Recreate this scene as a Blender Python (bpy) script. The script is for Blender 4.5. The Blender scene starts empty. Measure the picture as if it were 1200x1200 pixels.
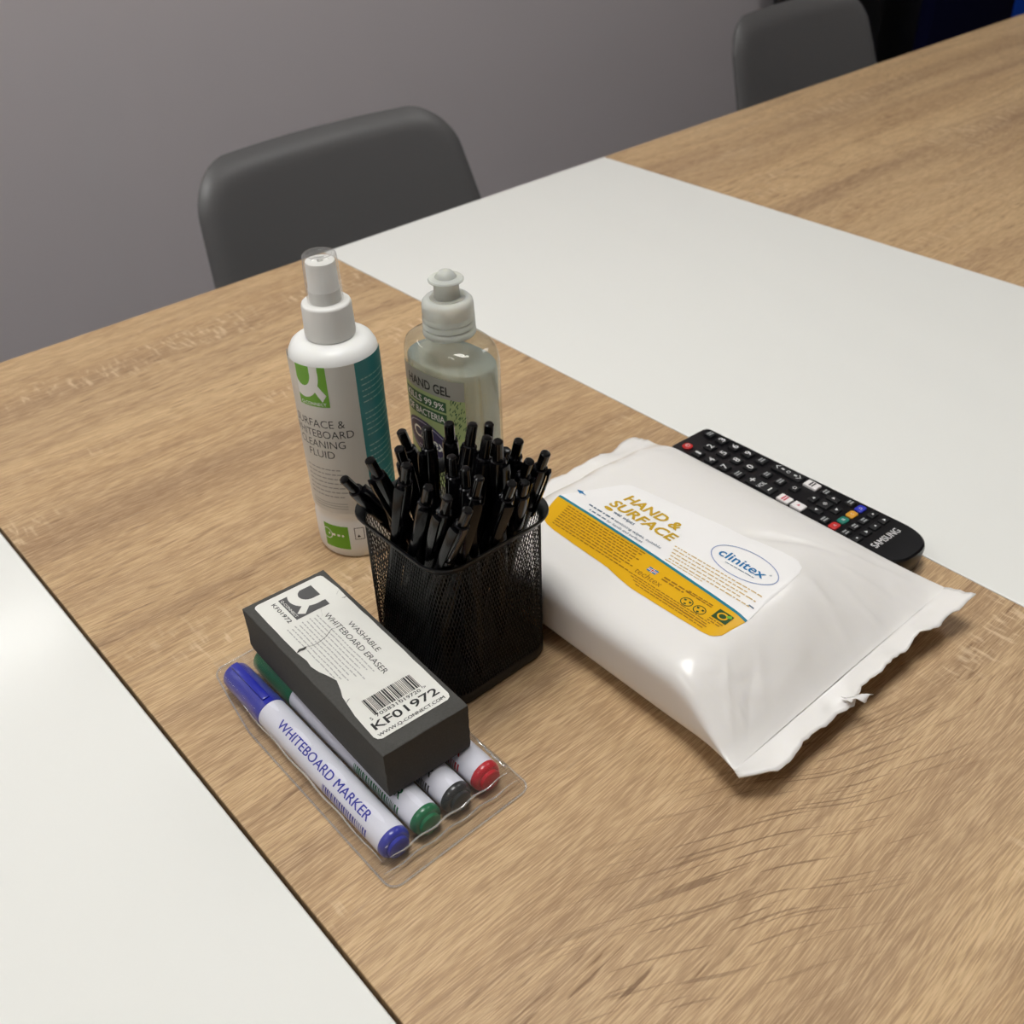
import bpy, bmesh, math, random
from math import sin, cos, pi, radians, sqrt, atan2
from mathutils import Vector, Matrix, noise as mnoise

S = bpy.context.scene
COL = S.collection
TZ = 0.74                       # height of the table top above the floor
H = 0.40                        # camera height above the table top

# ------------------------------------------------------------------ camera
cd = bpy.data.cameras.new('camera')
cam = bpy.data.objects.new('camera', cd); COL.objects.link(cam)
A = Vector((-1309, -856, 1200)).normalized()          # world +y seen from the camera (x right, y down, z forward)
B = Vector((1735, -971, 1200)); B = (B - A * B.dot(A)).normalized()
Zc = B.cross(A)
if Zc.y > 0: Zc = -Zc
right = Vector((B.x, A.x, Zc.x)); up = -Vector((B.y, A.y, Zc.y)); back = -Vector((B.z, A.z, Zc.z))
M = Matrix((right, up, back)).transposed().to_4x4(); M.translation = (0, 0, TZ + H)
cam.matrix_world = M
cd.sensor_width = 36; cd.lens = 36; cd.clip_start = 0.01
cd.dof.use_dof = True; cd.dof.focus_distance = 0.50; cd.dof.aperture_fstop = 15
S.camera = cam

# ------------------------------------------------------------------ world, exposure
w = bpy.data.worlds.new('room_ambience'); S.world = w; w.use_nodes = True
w.node_tree.nodes['Background'].inputs[0].default_value = (0.9, 0.95, 1.0, 1)
w.node_tree.nodes['Background'].inputs[1].default_value = 0.10
S.view_settings.view_transform = 'Standard'; S.view_settings.look = 'None'
S.view_settings.exposure = 0.0; S.view_settings.gamma = 1.0
S.view_settings.use_curve_mapping = False
PANEL_POWER = 20.0              # emission strength of the ceiling panels
WALL_LAMP = 6.0

# ------------------------------------------------------------------ helpers
def lin(c):
    return tuple(((v/255)/12.92 if v/255 <= .04045 else ((v/255+.055)/1.055)**2.4) for v in c)

def mat(name, rgb, rough=.5, spec=.5, metal=0, trans=0, ior=1.45, coat=0, emit=0, sss=0, noise=None, bump=None, alpha=1):
    m = bpy.data.materials.new(name); m.use_nodes = True
    nt = m.node_tree; b = nt.nodes['Principled BSDF']
    c = lin(rgb)
    b.inputs['Base Color'].default_value = (*c, 1)
    b.inputs['Roughness'].default_value = rough
    b.inputs['Specular IOR Level'].default_value = spec
    b.inputs['Metallic'].default_value = metal
    b.inputs['Transmission Weight'].default_value = trans
    b.inputs['IOR'].default_value = ior
    b.inputs['Coat Weight'].default_value = coat
    b.inputs['Coat Roughness'].default_value = .08
    b.inputs['Alpha'].default_value = alpha
    if sss:
        b.inputs['Subsurface Weight'].default_value = sss
        b.inputs['Subsurface Radius'].default_value = (.006, .006, .005)
    if emit:
        b.inputs['Emission Color'].default_value = (*c, 1); b.inputs['Emission Strength'].default_value = emit
    if noise or bump:
        tc = nt.nodes.new('ShaderNodeTexCoord')
    if noise:                       # (scale, amount): slight colour mottling of the material itself
        n = nt.nodes.new('ShaderNodeTexNoise'); n.inputs['Scale'].default_value = noise[0]; n.inputs['Detail'].default_value = 4
        nt.links.new(tc.outputs['Object'], n.inputs['Vector'])
        mx = nt.nodes.new('ShaderNodeMix'); mx.data_type = 'RGBA'
        mx.inputs[6].default_value = (*[v*(1-noise[1]) for v in c], 1); mx.inputs[7].default_value = (*[min(1, v*(1+noise[1])) for v in c], 1)
        nt.links.new(n.outputs[0], mx.inputs[0]); nt.links.new(mx.outputs[2], b.inputs['Base Color'])
    if bump:                        # (scale, strength, distance)
        n = nt.nodes.new('ShaderNodeTexNoise'); n.inputs['Scale'].default_value = bump[0]; n.inputs['Detail'].default_value = 3
        nt.links.new(tc.outputs['Object'], n.inputs['Vector'])
        bp = nt.nodes.new('ShaderNodeBump'); bp.inputs['Strength'].default_value = bump[1]; bp.inputs['Distance'].default_value = bump[2]
        nt.links.new(n.outputs[0], bp.inputs['Height']); nt.links.new(bp.outputs[0], b.inputs['Normal'])
    return m

def film(name, tint=(255, 255, 255), refl=.10, rough=.06, haze=.03, ior=1.5):
    """thin clear plastic sheet: mostly see-through, Fresnel gloss, a little haze"""
    m = bpy.data.materials.new(name); m.use_nodes = True; nt = m.node_tree; nt.nodes.clear()
    out = nt.nodes.new('ShaderNodeOutputMaterial')
    tr = nt.nodes.new('ShaderNodeBsdfTransparent'); tr.inputs[0].default_value = (*lin(tint), 1)
    df = nt.nodes.new('ShaderNodeBsdfDiffuse'); df.inputs[0].default_value = (.9, .92, .9, 1)
    gl = nt.nodes.new('ShaderNodeBsdfGlossy'); gl.inputs['Roughness'].default_value = rough
    fr = nt.nodes.new('ShaderNodeFresnel')                   # a thin sheet reflects alike from both sides
    ge = nt.nodes.new('ShaderNodeNewGeometry'); mr = nt.nodes.new('ShaderNodeMapRange')
    mr.inputs[3].default_value = ior; mr.inputs[4].default_value = 1/ior
    nt.links.new(ge.outputs['Backfacing'], mr.inputs[0]); nt.links.new(mr.outputs[0], fr.inputs[0])
    m1 = nt.nodes.new('ShaderNodeMixShader'); m1.inputs[0].default_value = haze
    m2 = nt.nodes.new('ShaderNodeMixShader')
    ma = nt.nodes.new('ShaderNodeMath'); ma.operation = 'MULTIPLY'; ma.inputs[1].default_value = refl*10; ma.use_clamp = True
    nt.links.new(fr.outputs[0], ma.inputs[0])
    nt.links.new(tr.outputs[0], m1.inputs[1]); nt.links.new(df.outputs[0], m1.inputs[2])
    nt.links.new(ma.outputs[0], m2.inputs[0]); nt.links.new(m1.outputs[0], m2.inputs[1]); nt.links.new(gl.outputs[0], m2.inputs[2])
    nt.links.new(m2.outputs[0], out.inputs[0])
    return m

class MB:
    def __init__(s): s.v = []; s.f = []; s.m = []; s.s = []
    def add(s, vf, m=0, smooth=True, fn=None):
        v, f = vf; o = len(s.v)
        s.v += [tuple(fn(p)) if fn else tuple(p) for p in v]
        s.f += [tuple(i+o for i in q) for q in f]; s.m += [m]*len(f); s.s += [smooth]*len(f)
        return s
    def build(s, name, mats, parent=None, loc=(0, 0, 0), sharp=radians(38), fix=False):
        me = bpy.data.meshes.new(name); me.from_pydata(s.v, [], s.f)
        for m in (mats if isinstance(mats, (list, tuple)) else [mats]): me.materials.append(m)
        me.polygons.foreach_set('material_index', s.m); me.polygons.foreach_set('use_smooth', s.s)
        if fix:
            bm = bmesh.new(); bm.from_mesh(me); bmesh.ops.recalc_face_normals(bm, faces=bm.faces); bm.to_mesh(me); bm.free()
        me.update()
        if sharp: me.set_sharp_from_angle(angle=sharp)
        o = bpy.data.objects.new(name, me); COL.objects.link(o); o.location = loc
        if parent: o.parent = parent
        return o

def root(name, label, cat, loc=(0, 0, 0), rz=0, group=None):
    o = bpy.data.objects.new(name, None); COL.objects.link(o); o.empty_display_size = .02
    o.location = loc; o.rotation_euler = (0, 0, rz); o['label'] = label; o['category'] = cat
    if group: o['group'] = group
    return o

def struct(o): o['kind'] = 'structure'; return o

def box(x0, x1, y0, y1, z0, z1, bev=0, seg=2):
    bm = bmesh.new(); bmesh.ops.create_cube(bm, size=1)
    for v in bm.verts: v.co = ((x0+x1)/2+v.co.x*(x1-x0), (y0+y1)/2+v.co.y*(y1-y0), (z0+z1)/2+v.co.z*(z1-z0))
    if bev: bmesh.ops.bevel(bm, geom=bm.edges[:], offset=bev, segments=seg, affect='EDGES', profile=.5)
    bm.verts.index_update(); r = ([tuple(v.co) for v in bm.verts], [tuple(v.index for v in f.verts) for f in bm.faces]); bm.free(); return r

def lathe(prof, n=48, cap0=True, cap1=True, cx=0, cy=0, sq=None):
    v = []; f = []
    for r, z in prof:
        for i in range(n):
            a = 2*pi*i/n; v.append((cx+r*cos(a), cy+r*sin(a), z))
    for j in range(len(prof)-1):
        for i in range(n): f.append((j*n+i, j*n+(i+1) % n, (j+1)*n+(i+1) % n, (j+1)*n+i))
    if cap0: f.append(tuple(range(n))[::-1])
    if cap1: f.append(tuple((len(prof)-1)*n+i for i in range(n)))
    return v, f

def grid(fn, nu, nv, closed=False):
    v = [fn(i/(nu if closed else nu-1), j/(nv-1)) for j in range(nv) for i in range(nu)]
    f = []
    for j in range(nv-1):
        for i in range(nu if closed else nu-1):
            k = (i+1) % nu; f.append((j*nu+i, j*nu+k, (j+1)*nu+k, (j+1)*nu+i))
    return v, f

def tube(path, r, n=10, closed=False):
    P = [Vector(p) for p in path]; v = []; f = []; L = len(P); ref = None
    for i, p in enumerate(P):
        a = P[(i-1) % L] if (closed or i) else p; b = P[(i+1) % L] if (closed or i < L-1) else p
        t = (b-a).normalized()
        if ref is None: ref = t.orthogonal().normalized()
        ref = (ref-t*ref.dot(t)).normalized(); q = t.cross(ref)
        rr = r[i] if isinstance(r, (list, tuple)) else r
        for k in range(n):
            an = 2*pi*k/n; v.append(tuple(p+ref*cos(an)*rr+q*sin(an)*rr))
    for i in range(L if closed else L-1):
        j = (i+1) % L
        for k in range(n): f.append((i*n+k, i*n+(k+1) % n, j*n+(k+1) % n, j*n+k))
    if not closed: f.append(tuple(range(n))[::-1]); f.append(tuple((L-1)*n+k for k in range(n)))
    return v, f

def prism(poly, z0, z1):
    n = len(poly); v = [(x, y, z0) for x, y in poly]+[(x, y, z1) for x, y in poly]
    return v, [tuple(range(n))[::-1], tuple(range(n, 2*n))]+[(i, (i+1) % n, n+(i+1) % n, n+i) for i in range(n)]

def rrect(x0, x1, y0, y1, r, n=6):
    p = []
    for cx, cy, a in ((x1-r, y1-r, 0), (x0+r, y1-r, 90), (x0+r, y0+r, 180), (x1-r, y0+r, 270)):
        for i in range(n+1):
            t = radians(a+90*i/n); p.append((cx+r*cos(t), cy+r*sin(t)))
    return p

def loft(rings):
    n = len(rings[0]); v = [p for r in rings for p in r]
    f = [(j*n+i, j*n+(i+1) % n, (j+1)*n+(i+1) % n, (j+1)*n+i) for j in range(len(rings)-1) for i in range(n)]
    f += [tuple(range(n))[::-1], tuple((len(rings)-1)*n+i for i in range(n))]
    return v, f

# ---- lettering: built-in font outlines turned into flat mesh, unit box 0..1
_tc = {}
def text_geo(s, bold=0., shear=0., cuts=0):
    k = (s, bold, shear, cuts)
    if k in _tc: return _tc[k]
    cu = bpy.data.curves.new('lettering', 'FONT'); cu.body = s; cu.offset = bold; cu.shear = shear; cu.resolution_u = 3
    ob = bpy.data.objects.new('lettering', cu); COL.objects.link(ob)
    me = ob.evaluated_get(bpy.context.evaluated_depsgraph_get()).to_mesh()
    v = [(p.co.x, p.co.y) for p in me.vertices]; f = [tuple(q.vertices) for q in me.polygons]
    if cuts:                        # slice the letters so that they can follow a curved surface
        bm = bmesh.new(); bm.from_mesh(me)
        for ax, st in ((1, .8/cuts), (0, 1.0/cuts)):
            lo = min(p[ax] for p in v); hi = max(p[ax] for p in v); q = lo+st
            while q < hi:
                co = [0, 0, 0]; co[ax] = q; no = [0, 0, 0]; no[ax] = 1
                bmesh.ops.bisect_plane(bm, geom=bm.verts[:]+bm.edges[:]+bm.faces[:], plane_co=co, plane_no=no); q += st
        bm.verts.index_update(); v = [(p.co.x, p.co.y) for p in bm.verts]; f = [tuple(x.index for x in q.verts) for q in bm.faces]; bm.free()
    ob.to_mesh_clear(); bpy.data.objects.remove(ob); bpy.data.curves.remove(cu)
    _tc[k] = (v, f); return _tc[k]

def text(mb, s, u0, v0, width, cap, fn, m=0, bold=.0, shear=0., asc=.70, cuts=0, heavy=0):
    """baseline starts at (u0,v0) in the surface's own coordinates; fn(u,v) gives the 3-D point"""
    v, f = text_geo(s, bold, shear, cuts)
    x0 = min(p[0] for p in v); x1 = max(p[0] for p in v)
    sx = width/(x1-x0); sy = cap/asc
    for k in ((-1, 1) if heavy else (0,)):                   # heavier strokes: the outline laid down twice, slightly apart
        mb.add(([fn(u0+(x-x0)*sx+k*heavy, v0+y*sy+k*heavy*.3) for x, y in v], f), m, False)

def quadstrip(mb, u0, u1, v0, v1, fn, m, nu=2, nv=2):
    mb.add(grid(lambda a, b: fn(u0+(u1-u0)*a, v0+(v1-v0)*b), nu, nv), m, False)

def small_print(mb, u0, u1, v, h, fn, m, rnd, fill=1.0):
    u = u0; end = u0+(u1-u0)*fill
    while u < end-.0008:
        wd = min(rnd.uniform(.0011, .0042), end-u); quadstrip(mb, u, u+wd, v, v+h, fn, m, 3, 2); u += wd+h*.9

def polyfan(mb, pts, fn, m):                 # star-shaped outline about its centroid
    cx = sum(p[0] for p in pts)/len(pts); cy = sum(p[1] for p in pts)/len(pts)
    v = [fn(cx, cy)]+[fn(*p) for p in pts]; n = len(pts)
    mb.add((v, [(0, i+1, (i+1) % n+1) for i in range(n)]), m, False)

def ring(mb, cx, cy, ru, rv, t, fn, m, n=56):
    v = []; f = []
    for i in range(n):
        a = 2*pi*i/n
        v += [fn(cx+ru*cos(a), cy+rv*sin(a)), fn(cx+(ru-t)*cos(a), cy+(rv-t)*sin(a))]
    f = [(2*i, 2*((i+1) % n), 2*((i+1) % n)+1, 2*i+1) for i in range(n)]
    mb.add((v, f), m, False)

def q_logo(mb, u0, v0, su, sv, fn, bg, fg, txt=True):
    """square emblem with a white letter Q cut out of it and the maker's name along the bottom; fn(u,v,lift)"""
    P = lambda l: (lambda a, b: fn(u0+a*su, v0+b*sv, l))
    mb.add(grid(lambda a, b: P(0)(a, b), 25, 9), bg, False)
    n = 24; cx, cy, ri, ro = .24, .80, .27, .53; nr_ = 7       # the letter's bowl, clipped by the square
    cl = lambda x, y: (max(-.005, min(1, x)), max(.10, min(1.005, y)))
    rows_ = []
    for k in range(nr_):
        r = ri+(ro-ri)*k/(nr_-1)
        row = [cl(cx+r*cos(radians(-180+190*i/n)), cy+r*sin(radians(-180+190*i/n))*1.12) for i in range(n+1)]
        rows_.append([(row[0][0], 1.005)]+row+[(cx+r, 1.005)])
    w_ = n+3
    mb.add(([P(.00006)(*p) for r in rows_ for p in r], [(k*w_+i, k*w_+i+1, (k+1)*w_+i+1, (k+1)*w_+i) for k in range(nr_-1) for i in range(w_-1)]), fg, False)
    T4 = ((.50, .50), (.66, .60), (.94, .30), (.80, .13))
    bil = lambda a, b: [(T4[0][c]*(1-a)+T4[1][c]*a)*(1-b)+(T4[3][c]*(1-a)+T4[2][c]*a)*b for c in (0, 1)]
    mb.add(grid(lambda a, b: P(.00009)(*bil(a, b)), 6, 6), fg, False)
    if txt: text(mb, 'Q-CONNECT', u0+.06*su, v0+.035*sv, su*.84, sv*.075, lambda a, b: fn(a, b, .00010), fg, .012)

# ------------------------------------------------------------------ materials
def wood_material():
    m = bpy.data.materials.new('sonoma_oak'); m.use_nodes = True; nt = m.node_tree; L = nt.links.new
    b = nt.nodes['Principled BSDF']; N = nt.nodes.new
    tc = N('ShaderNodeTexCoord')
    def mp(sx, sy, src=None, off=(0, 0, 0), rot=0):
        x = N('ShaderNodeMapping'); x.inputs['Scale'].default_value = (sx, sy, 1); x.inputs['Location'].default_value = off
        x.inputs['Rotation'].default_value = (0, 0, rot); L(src or tc.outputs['Object'], x.inputs['Vector']); return x.outputs[0]
    def noise(vec, sc=1, det=3, rough=.55, dist=0):
        n = N('ShaderNodeTexNoise'); n.inputs['Scale'].default_value = sc; n.inputs['Detail'].default_value = det
        n.inputs['Roughness'].default_value = rough; n.inputs['Distortion'].default_value = dist; L(vec, n.inputs['Vector']); return n.outputs[0]
    def rng(v, a, b_, c=0., d=1., clamp=True):
        r = N('ShaderNodeMapRange'); r.inputs[1].default_value = a; r.inputs[2].default_value = b_; r.inputs[3].default_value = c; r.inputs[4].default_value = d
        r.clamp = clamp; L(v, r.inputs[0]); return r.outputs[0]
    def math(op, a, c):
        x = N('ShaderNodeMath'); x.operation = op
        for i, q in enumerate((a, c)):
            if isinstance(q, (int, float)): x.inputs[i].default_value = q
            else: L(q, x.inputs[i])
        return x.outputs[0]
    def mix(f, a, c, mode='MIX'):
        x = N('ShaderNodeMix'); x.data_type = 'RGBA'; x.blend_type = mode
        for i, q in ((0, f), (6, a), (7, c)):
            if isinstance(q, tuple): x.inputs[i].default_value = (*q, 1)
            elif isinstance(q, (int, float)): x.inputs[i].default_value = q
            else: L(q, x.inputs[i])
        return x.outputs[2]
    flat = tc.outputs['Object']
    def va2():                                               # the patch's own slow waviness
        n = noise(mp(9, 9, None, (3, 3, 0)), 1, 1); q = N('ShaderNodeCombineXYZ'); L(math('MULTIPLY', math('SUBTRACT', n, .5), .030), q.inputs[1])
        a_ = N('ShaderNodeVectorMath'); a_.operation = 'ADD'; L(flat, a_.inputs[0]); L(q.outputs[0], a_.inputs[1]); return a_.outputs[0]
    # wavy grain: shift across the grain by a slow noise
    warp = noise(mp(2.2, 6), 1, 2)
    wy = math('MULTIPLY', math('SUBTRACT', warp, .5), .040)
    cb = N('ShaderNodeCombineXYZ'); L(wy, cb.inputs[1])
    va = N('ShaderNodeVectorMath'); va.operation = 'ADD'; L(tc.outputs['Object'], va.inputs[0]); L(cb.outputs[0], va.inputs[1])
    W = va.outputs[0]
    broad = noise(mp(1.3, 17, W, (3, 1, 0)), 1, 3)
    band = noise(mp(3.0, 62, W, (7, 2, 0)), 1, 4)
    streak = noise(mp(6, 420, W), 1, 3)
    fib = noise(mp(80, 1500, W), 1, 2)
    # cathedral contours
    con = noise(mp(1.6, 9, W, (1.7, 5.2, 0)), 1, 1)
    ws = N('ShaderNodeMath'); ws.operation = 'SINE'; L(math('MULTIPLY', con, 95), ws.inputs[0])
    # pores: short dark dashes along the fibres, and a patch of longer ones lying across them
    por = noise(mp(46, 420, W), 1, 2, .5)
    pore = math('MULTIPLY', rng(por, .61, .72), rng(noise(mp(4, 9, None, (9, 4, 0)), 1, 2), .42, .62))
    turned = mp(1, 1, va2(), (0, 0, 0), radians(25))
    das = noise(mp(19, 640, turned), 1, 1.5, .45)
    px_ = N('ShaderNodeTexGradient'); px_.gradient_type = 'SPHERICAL'
    pm = N('ShaderNodeMapping'); pm.vector_type = 'TEXTURE'; pm.inputs['Location'].default_value = (.26, .135, 0); pm.inputs['Scale'].default_value = (.31, .105, 1)
    L(flat, pm.inputs['Vector']); L(pm.outputs[0], px_.inputs[0])
    patch = rng(px_.outputs[1], .05, .35)
    dash = math('MULTIPLY', rng(das, .600, .650), patch)
    # pale saw-mark flecks across the grain
    fl = noise(mp(260, 60, W, (2, 8, 0), .25), 1, 2)
    fleck = math('MULTIPLY', rng(fl, .54, .66), rng(noise(mp(5, 16, None, (4, 1, 0)), 1, 2), .56, .68))
    # brown-grey bands of this decor, by position across the board
    sy = N('ShaderNodeSeparateXYZ'); L(W, sy.inputs[0])
    pos = rng(sy.outputs[1], -.45, .90)
    ramp = N('ShaderNodeValToRGB'); L(pos, ramp.inputs[0]); els = ramp.color_ramp.elements
    stops = [(-.40, .3), (-.25, .1), (-.12, .5), (.0, .2), (.055, .08), (.072, .62), (.092, .50), (.108, .42), (.16, .40), (.20, .18), (.33, .15), (.385, .40), (.43, .12), (.492, .20), (.512, .60), (.532, .25),
             (.562, .35), (.583, .85), (.603, .72), (.618, .15), (.685, .06), (.715, .42), (.742, .28), (.762, .66), (.785, .50), (.80, .12), (.85, .2)]
    els[0].position, els[1].position = 0, 1; els[0].color = (.3, .3, .3, 1); els[1].color = (.2, .2, .2, 1)
    for y_, v_ in stops: els.new((y_+.45)/1.35).color = (v_, v_, v_, 1)
    bandmap = math('MULTIPLY', ramp.outputs[0], rng(noise(mp(4, 30, W, (5, 5, 0)), 1, 3), .30, .60, .45, 1.0))
    light, mid, dark, grey = lin((212, 180, 136)), lin((196, 163, 121)), lin((140, 108, 78)), lin((140, 111, 86))
    c = mix(rng(broad, .38, .64), mid, light)
    c = mix(math('MULTIPLY', rng(band, .50, .72), .50), c, grey)
    c = mix(math('MULTIPLY', bandmap, .92), c, grey)
    c = mix(math('MULTIPLY', rng(ws.outputs[0], .35, 1), .20), c, dark)
    c = mix(math('MULTIPLY', rng(streak, .52, .74), .42), c, dark)
    c = mix(math('MULTIPLY', rng(fib, .48, .68), .52), c, dark)
    c = mix(math('MULTIPLY', rng(fib, .50, .32), .46), c, lin((224, 194, 154)))
    c = mix(math('MULTIPLY', pore, .75), c, lin((112, 82, 56)))
    c = mix(math('MULTIPLY', dash, .85), c, lin((106, 78, 54)))
    c = mix(math('MULTIPLY', fleck, .55), c, lin((228, 202, 166)))
    L(c, b.inputs['Base Color'])
    b.inputs['Roughness'].default_value = .46; b.inputs['Specular IOR Level'].default_value = .35
    hgt = math('SUBTRACT', math('ADD', math('MULTIPLY', fib, .6), math('MULTIPLY', streak, .5)), math('MULTIPLY', math('ADD', pore, dash), .6))
    bp = N('ShaderNodeBump'); bp.inputs['Strength'].default_value = .50; bp.inputs['Distance'].default_value = .0007
    L(hgt, bp.inputs['Height']); L(bp.outputs[0], b.inputs['Normal'])
    return m

WOOD = wood_material()
WHITE_PANEL = mat('white_gloss_laminate', (233, 233, 228), .16, .5, noise=(2.5, .01))
GAP = mat('dark_seam', (52, 38, 26), .7)
WALL = mat('grey_wall_paint', (209, 202, 204), .85, .2, noise=(1.5, .02), bump=(240, .12, .001))
CEIL = mat('ceiling_white', (225, 225, 222), .9, .2)
CARPET = mat('charcoal_carpet', (70, 70, 74), .95, .1, noise=(160, .25), bump=(500, .5, .003))
CHAIR = mat('charcoal_shell', (92, 91, 91), .40, .4, bump=(900, .06, .0004))
METAL_WHITE = mat('white_metal', (225, 225, 222), .4, .5)
METAL_DARK = mat('dark_metal', (42, 42, 44), .4, .5, metal=.6)
BLACK_CAB = mat('black_cabinet', (30, 30, 30), .5, .4, noise=(3, .05))
NAVY = mat('navy_fabric', (7, 9, 40), .9, .1, noise=(300, .15), bump=(700, .3, .001))
BLUE = mat('bright_blue_fabric', (14, 74, 190), .85, .2, noise=(300, .12), bump=(700, .3, .001))

# ------------------------------------------------------------------ the room
XL, XR, YF, YB, ZC = -2.2, 4.2, -2.4, 1.72, 2.50
def wallbox(name, b, m):
    o = MB().add(box(*b), 0, False).build(name, m); return struct(o)
wallbox('floor', (XL-.1, XR+.1, YF-.1, YB+.1, -.1, 0), CARPET)
wallbox('wall_back', (XL-.1, XR+.1, YB, YB+.1, 0, ZC), WALL)
wallbox('wall_left', (XL-.1, XL, YF, YB, 0, ZC), WALL)
wallbox('wall_right', (XR, XR+.1, YF, YB, 0, ZC), WALL)
wallbox('wall_front', (XL-.1, XR+.1, YF-.1, YF, 0, ZC), WALL)
wallbox('ceiling', (XL-.1, XR+.1, YF-.1, YB+.1, ZC, ZC+.1), CEIL)
wallbox('baseboard_back', (XL, XR, YB-.015, YB, 0, .09), METAL_WHITE)

GLOW = mat('lamp_diffuser', (251, 251, 249), .5, emit=PANEL_POWER)
GLOW2 = mat('wall_lamp_diffuser', (251, 251, 249), .5, emit=WALL_LAMP)
GLOW3 = mat('fill_lamp_diffuser', (251, 251, 249), .5, emit=PANEL_POWER*.42)  # weaker glow for the two added fill panels
def ceiling_panel(x, y, label, glow=GLOW):
    t = root('ceiling_light', label, 'ceiling light', (x, y, ZC))
    MB().add(box(-.32, .32, -.32, .32, -.012, 0, .003), 0, False).build('frame', METAL_WHITE, t)
    MB().add(box(-.29, .29, -.29, .29, -.016, -.010), 0, False).build('diffuser', glow, t)
ceiling_panel(.22, .42, 'square white ceiling light panel above the table')
ceiling_panel(-1.25, .42, 'square white fill light panel added nearer the left wall', GLOW3)  # added fill: lifts the left of the back wall
ceiling_panel(1.90, .42, 'square white fill light panel added nearer the right wall', GLOW3)  # added fill: evens the falloff towards the right
t = root('wall_light', 'long white strip lamp on the grey wall above the chairs', 'wall light', (-.46, YB, 1.64))
MB().add(box(-.75, .75, -.05, 0, -.06, .06, .006), 0, False).build('housing', METAL_WHITE, t)
MB().add(box(-.74, .74, -.056, -.045, -.05, .05, .002), 0, False).build('diffuser', GLOW2, t)

# ------------------------------------------------------------------ table
tab = root('conference_table', 'long conference table of pale oak sections with white gloss inserts', 'table', (.8, .22, 0))
TB = (-.8, -.22, 0)                       # lets parts be written in room coordinates
YE = .8535; YN = -.42; TT = .028
def tpart(name, b, m, bev=.0008, loc=TB): return MB().add(box(*b, bev, 1), 0, False).build(name, m, tab, loc)
s1, s2, s3 = .0907, .493, .889
g = .0009
tpart('white_insert', (s1-.397, s1-g, YN, YE, TZ-TT, TZ), WHITE_PANEL)
tpart('wood_section', (s1+g, s2-g*.25, YN, YE, TZ-TT, TZ), WOOD, .0004)
tpart('white_insert', (s2+g*.25, s3-g*.25, YN, YE, TZ-TT, TZ), WHITE_PANEL, .0004)
tpart('wood_section', (s3+g*.25, 2.55, YN, YE, TZ-TT, TZ), WOOD, .0004)
tpart('wood_section', (-.95, s1-.399, YN, YE, TZ-TT, TZ), WOOD)
tpart('underframe', (-.80, 2.40, YN+.10, YE-.10, TZ-TT-.04, TZ-TT-.0002), GAP)
for x in (-.82, .80, 2.38):
    for y in (YN+.12, YE-.12):
        MB().add(box(x-.03, x+.03, y-.03, y+.03, 0, TZ-TT-.0003, .004), 0, False).build('leg', METAL_WHITE, tab, TB)

# ------------------------------------------------------------------ shell chairs
def make_chair(label, loc, rz, group):
    t = root('shell_chair', label, 'chair', loc, rz, group)
    # side profile (y, z): seat front edge, seat, bend, backrest; the chair faces -y
    rec = tan_rec = math.tan(.30); top = TZ+.040
    prof = [(-.44, .425), (-.42, .440), (-.36, .447), (-.22, .440), (-.08, .432), (-.02, .440), (.018, .462), (.037, .50)]
    yb = lambda z: .10+(z-(TZ-.06))*tan_rec
    for z in (.54, .60, .66, .70, .73): prof.append((yb(z), z))
    rad = .055
    for k in range(1, 11):
        q = k/10; z = top-rad+rad*sin(q*pi/2); prof.append((yb(z), z))
    lin_w = lambda z: .212 if z < .47 else .222-(z-.47)*.135 if z > .52 else .212+(z-.47)*.06
    def halfw(y, z):
        wd = lin_w(z)
        if z > top-rad: d = z-(top-rad); wd = wd-rad+sqrt(max(rad*rad-d*d, 0))
        return wd
    def edge_dist(x, z):                                      # distance in from the rounded outline of the back
        qx, qz = lin_w(z)-rad-abs(x), top-rad-z
        if qx < 0 and qz < 0: return rad-math.hypot(qx, qz)
        return min(qx, qz)+rad if z > .47 else lin_w(z)-abs(x)
    S_ = [-1, -.985, -.955, -.90, -.8, -.62, -.4, -.2, 0, .2, .4, .62, .8, .90, .955, .985, 1]
    rows = []
    for i, (y, z) in enumerate(prof):
        hw = halfw(y, z); row = []
        up_ = max(0, min(1, (z-.45)/.10))
        for s in S_:
            lip = .016*max(0, 1-max(0, edge_dist(s*hw, z))/.024)**2     # rolled rim
            wrap = -.030*up_*(abs(s*hw)/.19)**2.2
            if z < .47: zz = z+.020*abs(s)**3-lip*.8; yy = y
            else: zz = z; yy = y+wrap+lip
            row.append((s*hw, yy, zz))
        rows.append(row)
    n = len(S_)
    vf = ([p for r in rows for p in r], [(j*n+i, j*n+i+1, (j+1)*n+i+1, (j+1)*n+i) for j in range(len(rows)-1) for i in range(n-1)])
    o = MB().add(vf).build('shell', CHAIR, t, sharp=None)
    md = o.modifiers.new('thick', 'SOLIDIFY'); md.thickness = .010; md.offset = -1
    md = o.modifiers.new('round', 'SUBSURF'); md.levels = 1; md.render_levels = 2
    for sx in (-1, 1):
        for (y0, y1) in ((-.34, -.40), (-.08, .02)):
            MB().add(tube([(sx*.13, y0, .425), (sx*.20, y1, 0.002)], [.013, .009], 12)).build('leg', METAL_DARK, t)
    MB().add(tube([(-.13, -.34, .418), (.13, -.34, .418), (.13, -.08, .418), (-.13, -.08, .418)], .008, 8, True)).build('seat_frame', METAL_DARK, t)
    return t
make_chair('charcoal plastic shell chair directly behind the white table insert', (.644, .95, 0), 0, 'shell chairs along the far side of the table')
make_chair('charcoal plastic shell chair at the far right beside the black cabinet', (1.575, .955, 0), 0, 'shell chairs along the far side of the table')

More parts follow.
